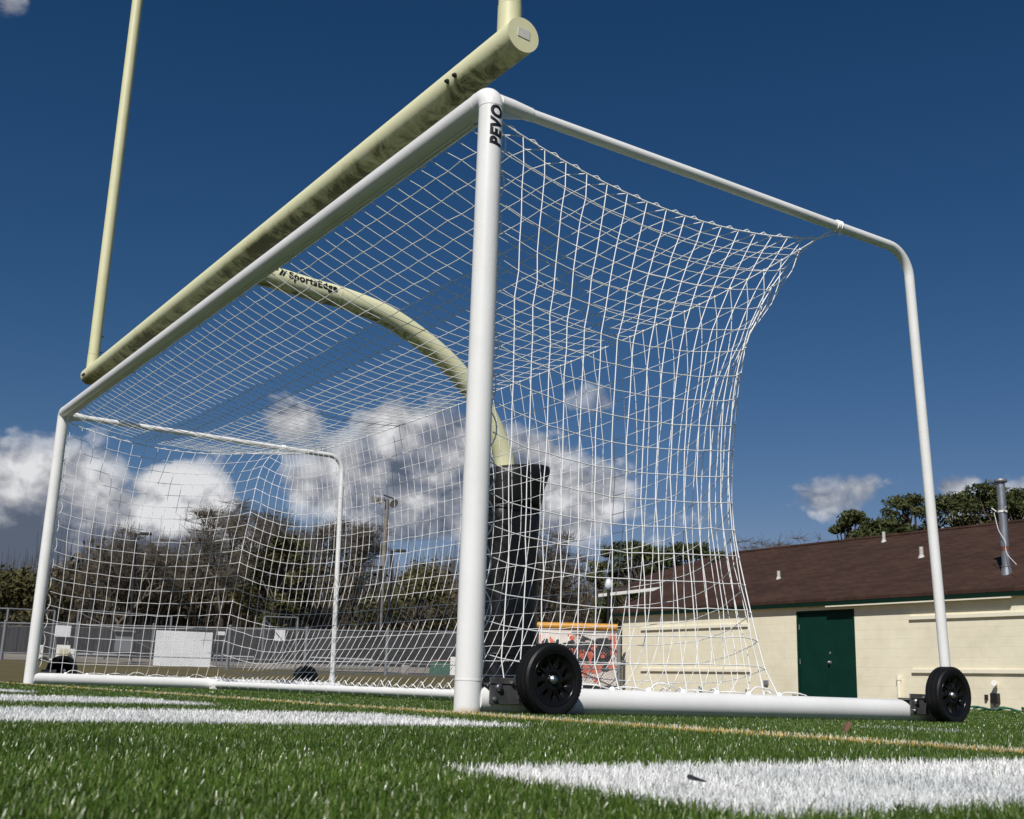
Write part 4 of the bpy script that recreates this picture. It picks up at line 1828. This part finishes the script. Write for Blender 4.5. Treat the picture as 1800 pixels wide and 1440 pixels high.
def banner(name, px, label, D):
    x0, y0, x1, y1 = px
    c = atd((x0+x1)/2, y1, D)
    t = thing(name, (c[0], c[1], c[2]), label, 'sign', 'white boards behind the fence')
    upright_panel('panel', x0, y0, x1, y1, D, .03, M_sign, t)
    for fx in (.12, .88):
        mb = MB()
        p = atd(x0+(x1-x0)*fx, y0+4, D+.12)
        mb.tube([(p[0], p[1], p[2]), (p[0], p[1], ground_height(p[0], p[1])-.1)], .03, 8)
        mb.build('leg', M_galv_dull, t)


banner('banner', (275, 1108, 375, 1172), 'large blank white banner board seen through the chain link fence', 44)
banner('small_sign', (98, 1099, 126, 1120), 'small white sign high behind the fence beside the far goalpost', 49)
banner('notice_board', (484, 1106, 502, 1127), 'small pale notice board behind the fence inside the square gate frame', 48.5)
banner('tiny_sign', (383, 1110, 396, 1117), 'tiny white plate right of the large banner board', 50)


def cart():
    D = 46
    c = atd(102, 1166, D)
    t = thing('utility_cart', (c[0], c[1], c[2]), 'white utility cart with cream tank parked beyond the far goal wheel', 'cart')
    M_c = mat('cream_tank', (.60, .55, .38), .5)
    upright_panel('body', 100, 1134, 124, 1166, D, .9, M_white_dull, t)
    upright_panel('body_side', 124, 1141, 133, 1167, D-.2, .8, M_white_dull, t)
    upright_panel('tank', 105, 1140, 121, 1156, D-.7, .3, M_c, t)
    upright_panel('post', 70, 1134, 77, 1167, D, .1, M_white_dull, t)
    upright_panel('bed', 78, 1158, 100, 1167, D, .7, M_white_dull, t)
    for px in (76, 112):
        mb = MB()
        p = atd(px, 1168, D-.4)
        mb.lathe([(.2, -.06), (.2, .06)], (p[0], p[1], p[2]+.08), (.9, -.45, 0), 16)
        mb.build('wheel', M_black_rubber, t)


cart()


def bin_():
    D = 43
    c = atd(772, 1188, D)
    t = thing('green_bin', (c[0], c[1], c[2]), 'green sloped collection bin standing beyond the fence left of the near post', 'bin')
    a, b = atd(753, 1188, D), atd(793, 1188, D)
    a2, b2 = atd(758, 1163, D), atd(791, 1163, D)
    dep = np.array([-.55, .35, 0])*1.4
    mb = MB()
    vs = [a, b, b+dep, a+dep, a2, b2, b2+dep, a2+dep]
    mb.add(vs, [(3, 2, 1, 0), (4, 5, 6, 7), (0, 1, 5, 4), (1, 2, 6, 5), (2, 3, 7, 6), (3, 0, 4, 7)])
    mb.build('body', mat('green_bin_paint', (.035, .12, .075), .5, var=(.03, .10, .06), vscale=3), t, bevel=.01)
    mb = MB()
    q = (a2+b2+dep*1.0)/2+np.array([0, 0, .05])
    mb.box(((a2+b2)/2+dep/2+np.array([0, 0, .04]))[:3], (np.linalg.norm(b2-a2)*1.02, 1.0, .07), rz=math.atan2(b2[1]-a2[1], b2[0]-a2[0]))
    mb.build('lid', mat('dark_red_lid', (.10, .02, .02), .5), t, bevel=.01)


bin_()
o = upright_panel('white_cabinet', 792, 1155, 806, 1190, 42.5, .5, M_white_dull)
tag(o, 'tall white cabinet beside the green bin, half hidden by the near goalpost', 'cabinet')
o = upright_panel('concrete_block', 706, 1169, 719, 1186, 43, .4, mat('grey_concrete', (.30, .29, .26), .9, var=(.22, .21, .19), vscale=3))
tag(o, 'small grey concrete block on the grass left of the green bin', 'concrete block')


def kiosk():
    D = 51
    c = atd(220, 1166, D)
    t = thing('metal_kiosk', (c[0], c[1], float(ground_height(c[0], c[1]))), 'dull grey metal kiosk on thin legs beyond the fence left of the large banner', 'kiosk')
    upright_panel('cabinet', 204, 1111, 236, 1146, D, .5, M_galv_dull, t)
    upright_panel('roof', 201, 1108, 239, 1111.6, D, .8, M_galv, t)
    for px in (209, 232):
        p = atd(px, 1145, D)
        mb = MB()
        mb.tube([(p[0], p[1], p[2]), (p[0], p[1], ground_height(p[0], p[1])-.1)], .04, 8)
        mb.build('leg', M_galv_dull, t)


kiosk()


def bleacher(x0, x1, y, D, label):
    c = atd((x0+x1)/2, y, D)
    t = thing('bench', (c[0], c[1], float(ground_height(c[0], c[1]))), label, 'bench', 'aluminium benches beyond the fence')
    a, b = atd(x0, y, D), atd(x1, y+1, D)
    for k, dz in enumerate((0, -.28)):
        mb = MB()
        mb.box(((a[0]+b[0])/2-.3*k*FW[0], (a[1]+b[1])/2-.3*k*FW[1], (a[2]+b[2])/2+dz*.0-.0 if k == 0 else (a[2]+b[2])/2-.3), (np.linalg.norm(b-a), .28, .05), rz=math.atan2(b[1]-a[1], b[0]-a[0]))
        mb.build('plank', mat('aluminium_plank', (.55, .56, .57), .4, metal=.4) if k == 0 else M_galv_dull, t)
    n = max(2, int(np.linalg.norm(b-a)/1.8))
    for k in range(n+1):
        q = a+(b-a)*k/n
        mb = MB()
        mb.tube([tuple(q), (q[0], q[1], ground_height(q[0], q[1])-.1)], .03, 6)
        mb.build('leg', M_galv_dull, t)


bleacher(136, 232, 1150, 53, 'long pale aluminium bench beyond the fence left of the banner board')
bleacher(376, 446, 1153, 52, 'short aluminium bench just right of the banner board')
bleacher(545, 655, 1157, 51, 'aluminium bench beyond the fence left of the wooden light pole')

# ------------------------------------------------------------------ poles and lamps


def sports_pole():
    D = 62
    b, tp = atd(662, 1190, D), atd(681, 878, D)
    t = thing('floodlight_pole', (b[0], b[1], b[2]), 'tall weathered wooden pole carrying a cluster of silver floodlights', 'light pole')
    tx, ty = (b[0]+tp[0])/2, (b[1]+tp[1])/2
    mb = MB()
    mb.tube([(b[0], b[1], -.2), lerp(b, tp, .5), tuple(tp)], [.17, .14, .105], 14)
    pole = mb.build('pole', M_wood, t)
    mb = MB()
    q1, q2 = atd(661, 1162, D-.3), atd(660, 1185, D-.3)
    mb.tube([tuple(q1), tuple(q2)], [.185, .19], 14)
    mb.build('orange_wrap', mat('faded_orange', (.42, .17, .09), .7), pole)
    mb = MB()
    l, r_ = atd(664, 877, D), atd(694, 884, D)
    mb.tube([tuple(l), tuple(r_)], .05, 8)
    l2, r2 = atd(674, 870, D), atd(695, 878, D)
    mb.tube([tuple(l2), tuple(r2)], .04, 8)
    mb.build('crossarm', M_dark, t)
    for px, py in ((661, 875), (671, 877), (690, 883)):
        p = atd(px, py, D-.2)
        mb = MB()
        mb.lathe([(.05, -.22), (.12, -.18), (.24, .12), (.26, .16), (.24, .165), (.0, .14)], p, (-FW[0]*.6-RT[0]*.5*(1 if px < 680 else -1), -FW[1]*.6-RT[1]*.5*(1 if px < 680 else -1), -.45), 16)
        mb.build('floodlight', mat('silver_reflector', (.62, .63, .65), .35, metal=.3), t)


sports_pole()


def street_lamp(px, top, D, arm, label, arm_len=.75):
    b = atd(px-(1190-top)*.055, 1190, D)
    tp = atd(px, top, D)
    t = thing('street_lamp', (b[0], b[1], 0), label, 'street lamp', 'black street lamps beyond the fence')
    mb = MB()
    mb.tube([(b[0], b[1], 0), tuple(tp)], [.11, .075], 10)
    mb.build('pole', M_dark, t)
    dirv = _rt*arm
    q = tp+dirv*arm_len
    mb = MB()
    mb.tube([tuple(tp-np.array([0, 0, .05])), tuple(tp+dirv*arm_len*.35)], .05, 8)
    mb.box(tuple(tp+dirv*arm_len*.68+np.array([0, 0, .0])), (arm_len*.7, .34, .12), rz=YAW)
    mb.build('lamp_head', M_dark, t)


street_lamp(239, 938, 62, 1, 'black street lamp in front of the round bare tree behind the far net side')
street_lamp(163, 1026, 74, 1, 'shorter black street lamp low against the trees beside the far goalpost')
street_lamp(689, 968, 60, 1, 'black street lamp with its arm to the right beside the wooden light pole', .7)
street_lamp(670, 995, 58, -1, 'black street lamp with its arm to the left, in front of the wooden pole', 1.2)
street_lamp(634, 1016, 70, -1, 'shortest dark lamp post against the brown trees left of the wooden pole', .4)


def globe_lamp():
    D = 35.5
    p = atd(1070, 1034, D)
    t = thing('globe_lamp', (p[0], p[1], 0), 'white acorn globe lamp on a dark post at the left end of the building', 'street lamp')
    mb = MB()
    mb.tube([(p[0], p[1], -.1), (p[0], p[1], p[2]-.05)], .05, 10)
    mb.build('post', M_dark, t)
    mb = MB()
    mb.lathe([(.06, -.06), (.12, .0), (.145, .09), (.115, .2), (.055, .28), (.02, .31), (.0, .34)], p, (0, 0, 1), 16)
    mb.build('globe', mat('milky_globe', (.62, .64, .68), .3), t)


globe_lamp()

# ------------------------------------------------------------------ trees


def leaf_material(name, stops, rough=.7):
    m = bpy.data.materials.new(name)
    m.use_nodes = True
    t = m.node_tree
    b = t.nodes['Principled BSDF']
    b.inputs['Roughness'].default_value = rough
    b.inputs['Specular IOR Level'].default_value = .2
    a = N(t, 'ShaderNodeAttribute', attribute_name='tint')
    r = N(t, 'ShaderNodeValToRGB')
    cr = r.color_ramp
    cr.elements[0].position, cr.elements[0].color = stops[0][0], (*stops[0][1], 1)
    cr.elements[1].position, cr.elements[1].color = stops[-1][0], (*stops[-1][1], 1)
    for p, c in stops[1:-1]:
        cr.elements.new(p).color = (*c, 1)
    t.links.new(a.outputs['Fac'], r.inputs[0])
    t.links.new(r.outputs[0], b.inputs['Base Color'])
    return m


M_pine = leaf_material('pine_needles', [(0, (.028, .040, .012)), (.5, (.056, .068, .022)), (1, (.10, .10, .038))])
M_ever = leaf_material('evergreen_leaves', [(0, (.034, .036, .012)), (.5, (.070, .066, .024)), (1, (.115, .10, .040))])
M_brown = leaf_material('brown_undergrowth', [(0, (.046, .040, .022)), (.4, (.085, .070, .038)), (.75, (.110, .085, .048)), (1, (.078, .080, .032))])
M_bark = mat('grey_bark', (.13, .108, .085), .9, var=(.085, .07, .056), vscale=3)
M_bark_pine = mat('pine_bark', (.085, .060, .045), .9, var=(.05, .038, .03), vscale=3)
M_twig = mat('grey_twigs', (.135, .112, .085), .9, var=(.085, .072, .054), vscale=.8)


def segs_mesh(name, A, B, r0, r1, m, parent):
    """many tapered 3-sided twigs in one mesh"""
    A, B = np.array(A), np.array(B)
    r0, r1 = np.array(r0)[:, None], np.array(r1)[:, None]
    d = B-A
    d /= np.linalg.norm(d, axis=1, keepdims=True)+1e-9
    ref = np.where(np.abs(d[:, 2:3]) < .9, np.array([[0, 0, 1.0]]), np.array([[1.0, 0, 0]]))
    u = np.cross(d, ref)
    u /= np.linalg.norm(u, axis=1, keepdims=True)
    w = np.cross(d, u)
    ring = []
    for base, r in ((A, r0), (B, r1)):
        for k in range(3):
            a = 2*math.pi*k/3
            ring.append(base+(u*math.cos(a)+w*math.sin(a))*r)
    V = np.stack(ring, 1)
    n = len(A)
    idx = np.arange(n)[:, None]*6
    f = np.concatenate([idx+np.array([[k, (k+1) % 3, 3+(k+1) % 3, 3+k]]) for k in range(3)], 1).reshape(-1)
    ob = raw_mesh(name, V.reshape(-1, 3), f, np.arange(n*3)*4, np.full(n*3, 4), m)
    if parent is not None:
        ob.parent = parent
    return ob


def leaves_mesh(name, C, size, m, parent, tint, flat=.0, seed=0):
    """leaf-clump cards: one quad each, randomly turned"""
    g = np.random.default_rng(seed)
    n = len(C)
    C = np.array(C)
    d = g.normal(0, 1, (n, 3))
    d[:, 2] *= (1-flat)
    d /= np.linalg.norm(d, axis=1, keepdims=True)
    e = np.cross(d, g.normal(0, 1, (n, 3)))
    e /= np.linalg.norm(e, axis=1, keepdims=True)
    s = (size*g.uniform(.5, 1.3, n))[:, None]
    V = np.stack([C-d*s, C-e*s*.38, C+d*s, C+e*s*.38], 1)
    f = np.arange(n*4)
    ob = raw_mesh(name, V.reshape(-1, 3), f, np.arange(n)*4, np.full(n, 4), m)
    at = ob.data.attributes.new('tint', 'FLOAT', 'FACE')
    at.data.foreach_set('value', np.clip(tint, 0, 1).astype(np.float32))
    if parent is not None:
        ob.parent = parent
    return ob


def grow(g, h, spread, levels=5, trunk_r=.2, upright=.55):
    """branching skeleton of a tree standing at the origin"""
    A, B, R0, R1, tips = [], [], [], [], []

    def rec(p, d, ln, r, lv):
        n = 3 if lv < 2 else 2
        q = p
        for k in range(n):
            d = d+g.normal(0, .13, 3)+np.array([0, 0, .05*upright])
            d /= np.linalg.norm(d)
            q2 = q+d*ln/n
            A.append(q)
            B.append(q2)
            R0.append(r*(1-.25*k/n))
            R1.append(r*(1-.25*(k+1)/n))
            q = q2
            if lv >= 2 and lv < levels and g.random() < .5:
                dd = d+g.normal(0, .55, 3)
                dd /= np.linalg.norm(dd)
                rec(q, dd, ln*.55, r*.45, max(lv+1, levels-1))
        if lv >= levels:
            tips.append(q)
            return
        m = g.integers(2, 4) if lv > 0 else g.integers(4, 6)
        for k in range(m):
            side = g.normal(0, 1, 3)
            side -= d*(side@d)
            side /= np.linalg.norm(side)
            dd = d*upright+side*spread*g.uniform(.55, 1.15)+np.array([0, 0, .16])
            dd /= np.linalg.norm(dd)
            rec(q, dd, ln*g.uniform(.62, .86), r*.58, lv+1)
    rec(np.zeros(3), np.array([0, 0, 1.0]), h*.27, trunk_r, 0)
    A, B = np.array(A), np.array(B)
    k = h/max(B[:, 2].max(), 1e-3)
    tips = np.array(tips)*k
    return A*k, B*k, np.array(R0), np.array(R1), tips


def tree_base(px, top, D):
    tp = atd(px, top, D)
    z = float(ground_height(tp[0], tp[1]))
    return np.array([tp[0], tp[1], z]), float(tp[2]-z)


def place(o, base, s=1.0, rz=0.0):
    o.location = tuple(base)


def bare_tree(px, top, D, label, seed, spread=.75, levels=5, r=.2, fuzz=0.0):
    base, h = tree_base(px, top, D)
    g = np.random.default_rng(seed)
    A, B, R0, R1, tips = grow(g, h, spread, levels, r*h/9)
    t = thing('bare_tree', base, label, 'tree', 'bare winter trees beyond the field')
    big = R0 > .045
    segs_mesh('trunk', A[big], B[big], R0[big], R1[big], M_bark, t)
    sm = ~big
    A2, B2, r0, r1 = A[sm], B[sm], np.maximum(R0[sm], .016), np.maximum(R1[sm], .011)
    # finest twigs
    k = len(tips)
    n = 13
    Tp = np.repeat(tips, n, 0)
    dd = g.normal(0, 1, (k*n, 3))
    dd[:, 2] = np.abs(dd[:, 2])*.6+dd[:, 2]*.3
    dd /= np.linalg.norm(dd, axis=1, keepdims=True)
    Te = Tp+dd*g.uniform(.25, .85, (k*n, 1))*h/9
    segs_mesh('crown', np.r_[A2, Tp], np.r_[B2, Te], np.r_[r0, np.full(k*n, .012)], np.r_[r1, np.full(k*n, .008)], M_twig, t)
    return t


def leafy_tree(name, px, top, D, label, seed, mat_, width, n=5200, size=.22, low=.25, clumps=26, umb=False, tint0=.0, bark=M_bark):
    base, h = tree_base(px, top, D)
    g = np.random.default_rng(seed)
    t = thing(name, base, label, 'tree', {'pine_tree': 'pine trees above the roof', 'evergreen_tree': 'evergreen trees beyond the field'}.get(name))
    cs = []
    for k in range(clumps):
        a = g.uniform(0, 2*math.pi)
        f = g.uniform(0, 1)
        if umb:
            z = h*(1-(1-low)*f**1.5)
            rr = width*(.15+.95*math.sqrt(min(1, f*1.3)))*g.uniform(.35, 1)
        else:
            z = h*(low+(1-low)*g.uniform(0, .97))
            rr = width*math.sqrt(max(0, 1-((z/h-.45)/.56)**2))*g.uniform(.25, 1)
        cs.append((rr*math.cos(a), rr*math.sin(a), z-.07*h, g.uniform(.6, 1.25)))
    cs.append((0, 0, h*.93, .8))
    pts, tint = [], []
    per = n//len(cs)
    for (cx, cy, cz, s) in cs:
        sz = s*width*(.30 if not umb else .215)
        q = g.normal(0, 1, (per, 3))
        q /= np.linalg.norm(q, axis=1, keepdims=True)
        q *= (g.uniform(0, 1, (per, 1))**.45)
        q[:, 2] *= .55 if umb else .8
        ct = g.normal(.5, .16)
        pts.append(np.array([cx, cy, cz])+q*sz)
        tint.append(g.normal(ct+tint0, .15, per))
    P = np.concatenate(pts)
    P[:, 2] = np.maximum(P[:, 2], .1)
    leaves_mesh('crown', P, size, mat_, t, np.concatenate(tint), seed=seed)
    A, B, r0, r1 = [], [], [], []
    tr = max(.12, .028*h)
    zs = np.linspace(0, h*.8, 6)
    off = np.cumsum(g.normal(0, .04*width, (6, 2)), 0)
    off[0] = 0
    for i in range(5):
        A.append((off[i, 0], off[i, 1], zs[i]-(.3 if i == 0 else 0)))
        B.append((off[i+1, 0], off[i+1, 1], zs[i+1]))
        r0.append(tr*(1-i/6.5))
        r1.append(tr*(1-(i+1)/6.5))
    for (cx, cy, cz, s) in cs:
        zt_ = cz*g.uniform(.55, .8)
        i = min(4, int(zt_/(h*.8)*5))
        st = np.array([off[i, 0], off[i, 1], zt_])
        en = np.array([cx, cy, cz])
        md = (st+en)/2+g.normal(0, .1, 3)
        A += [st, md]
        B += [md, en]
        r0 += [tr*.34, tr*.24]
        r1 += [tr*.24, tr*.09]
    segs_mesh('trunk', A, B, r0, r1, bark, t)
    return t


# trees that can be told apart, left to right
leafy_tree('evergreen_tree', -30, 985, 74, 'dark brownish green tree cut by the left edge of the photo', 11, M_ever, 3.6, 10000, .15, .1, 28, tint0=-.1)
leafy_tree('evergreen_tree', 35, 1004, 70, 'bushy dark green tree left of the far goalpost', 12, M_ever, 3.0, 10000, .15, .08, 28)
bare_tree(118, 976, 84, 'small bare tree just right of the far goalpost', 21, .9)
bare_tree(232, 930, 78, 'rounded bare tree behind the tallest black lamp', 22, .85, 5, .26)
bare_tree(318, 950, 86, 'low wide bare tree right of the tallest black lamp', 23, .95)
bare_tree(405, 884, 80, 'tallest open bare tree left of the rounded green tree', 24, .62, 5, .24)
leafy_tree('ivy_covered_tree', 498, 934, 76, 'rounded olive green tree among bare trees behind the back net', 13, M_ever, 3.1, 10400, .15, .3, 26, tint0=-.05)
bare_tree(580, 918, 80, 'dense bare tree behind the rear leg of the far goal side', 25, .46, 5, .22)
bare_tree(540, 925, 88, 'thin grey bare tree filling the gap behind the olive green tree', 26, .8)
leafy_tree('evergreen_tree', 742, 998, 72, 'wide yellowish green tree right of the wooden light pole', 14, M_ever, 4.4, 12000, .15, .1, 32, tint0=.12)
bare_tree(806, 984, 86, 'bare tree peeping out left of the near goalpost', 27, .5)
bare_tree(985, 940, 66, 'bare grey tree right of the black post pad', 28, .85, 5, .2)
bare_tree(930, 985, 72, 'bare tree mostly hidden behind the black post pad', 29, .85, 5, .2)
leafy_tree('pine_tree', 1118, 942, 62, 'rounded pine tree above the left end of the roof', 15, M_pine, 3.2, 9000, .13, .35, 46, umb=True, bark=M_bark_pine)
leafy_tree('pine_tree', 1222, 946, 66, 'pine tree with gaps behind the net right of the rounded pine', 16, M_pine, 3.0, 6500, .13, .6, 36, umb=True, bark=M_bark_pine)
bare_tree(1325, 946, 90, 'bare treetop showing over the left part of the roof ridge', 30, .9)
for k, (px, top, D, w, lab) in enumerate((
        (1498, 880, 58, 1.7, 'leftmost slim pine behind the roof with open sky between its boughs'),
        (1556, 902, 56, 2.1, 'low dark pine behind the roof left of the white rear leg'),
        (1606, 852, 60, 2.6, 'broad pine behind the roof just left of the white rear leg'),
        (1690, 850, 62, 2.7, 'pine behind the roof just right of the white rear leg'),
        (1748, 834, 60, 2.8, 'tallest dark pine behind the metal flue'),
        (1812, 852, 58, 2.7, 'pine at the right edge of the photo behind the roof'))):
    leafy_tree('pine_tree', px, top, D, lab, 40+k, M_pine, w*1.08, 11000, .12, .34, 62, umb=True, bark=M_bark_pine, tint0=-.02)


def woodland():
    """brown mass of undergrowth and trunks below the trees"""
    g = np.random.default_rng(99)
    pts, tint = [], []
    A, B, r0, r1 = [], [], [], []
    for px in np.arange(-320, 1150, 17):
        D = g.uniform(80, 104)
        top = 1006+g.uniform(-28, 28)+(15 if px < 60 else 0)-(38 if 150 < px < 640 else 0)
        tp = atd(px, top, D)
        z0 = float(ground_height(tp[0], tp[1]))
        h = tp[2]-z0
        w = g.uniform(1.6, 2.8)
        n = 620
        q = g.normal(0, 1, (n, 3))
        q /= np.linalg.norm(q, axis=1, keepdims=True)
        q *= g.uniform(0, 1, (n, 1))**.4
        c = np.array([tp[0], tp[1], z0+h*.5])
        pts.append(c+q*np.array([w, w, h*.52]))
        tint.append(g.normal(g.normal(.5, .22), .14, n))
        for k in range(90):
            a = c+np.array([g.normal(0, w*.6), g.normal(0, w*.6), -h*.5])
            b = a+np.array([g.normal(0, .7), g.normal(0, .7), g.uniform(.5, 1.16)*h])
            A.append(a)
            B.append(b)
            r0.append(g.uniform(.02, .06))
            r1.append(.012)
    m1 = leaves_mesh('woodland', np.concatenate(pts), .26, M_brown, None, np.concatenate(tint), seed=5)
    tag(m1, 'far brown winter woodland closing the view behind the fences', 'woodland', kind='stuff')
    m2 = segs_mesh('woodland_stems', A, B, r0, r1, M_twig, None)
    m2.parent = m1
    m2['kind'] = 'stuff'


woodland()

# ------------------------------------------------------------------ small litter on the turf


def litter():
    p = atz(1488, 1283, .012)
    mb = MB()
    vs = []
    for k in range(9):
        a = 2*math.pi*k/9
        r = .013*(1+.35*math.sin(3*a))
        vs.append((p[0]+r*math.cos(a), p[1]+r*math.sin(a), .012+.018*math.sin(a)+.006))
    vs.append((p[0], p[1], .026))
    mb.add(vs, [(k, (k+1) % 9, 9) for k in range(9)])
    o = mb.build('dry_leaf', mat('dry_leaf_brown', (.13, .065, .038), .9))
    tag(o, 'curled brown dry leaf on the turf in front of the near ground tube', 'leaf')
    p = atz(1212, 1366, .016)
    mb = MB()
    q = atz(1240, 1374, .016)
    mb.tube([tuple(p-(q-p)*.15), tuple(p), tuple(q)], [.0006, .0026, .0008], 6)
    o = mb.build('dark_twig', M_dark)
    tag(o, 'small dark twig lying on the white painted stripe in the foreground', 'twig')


litter()
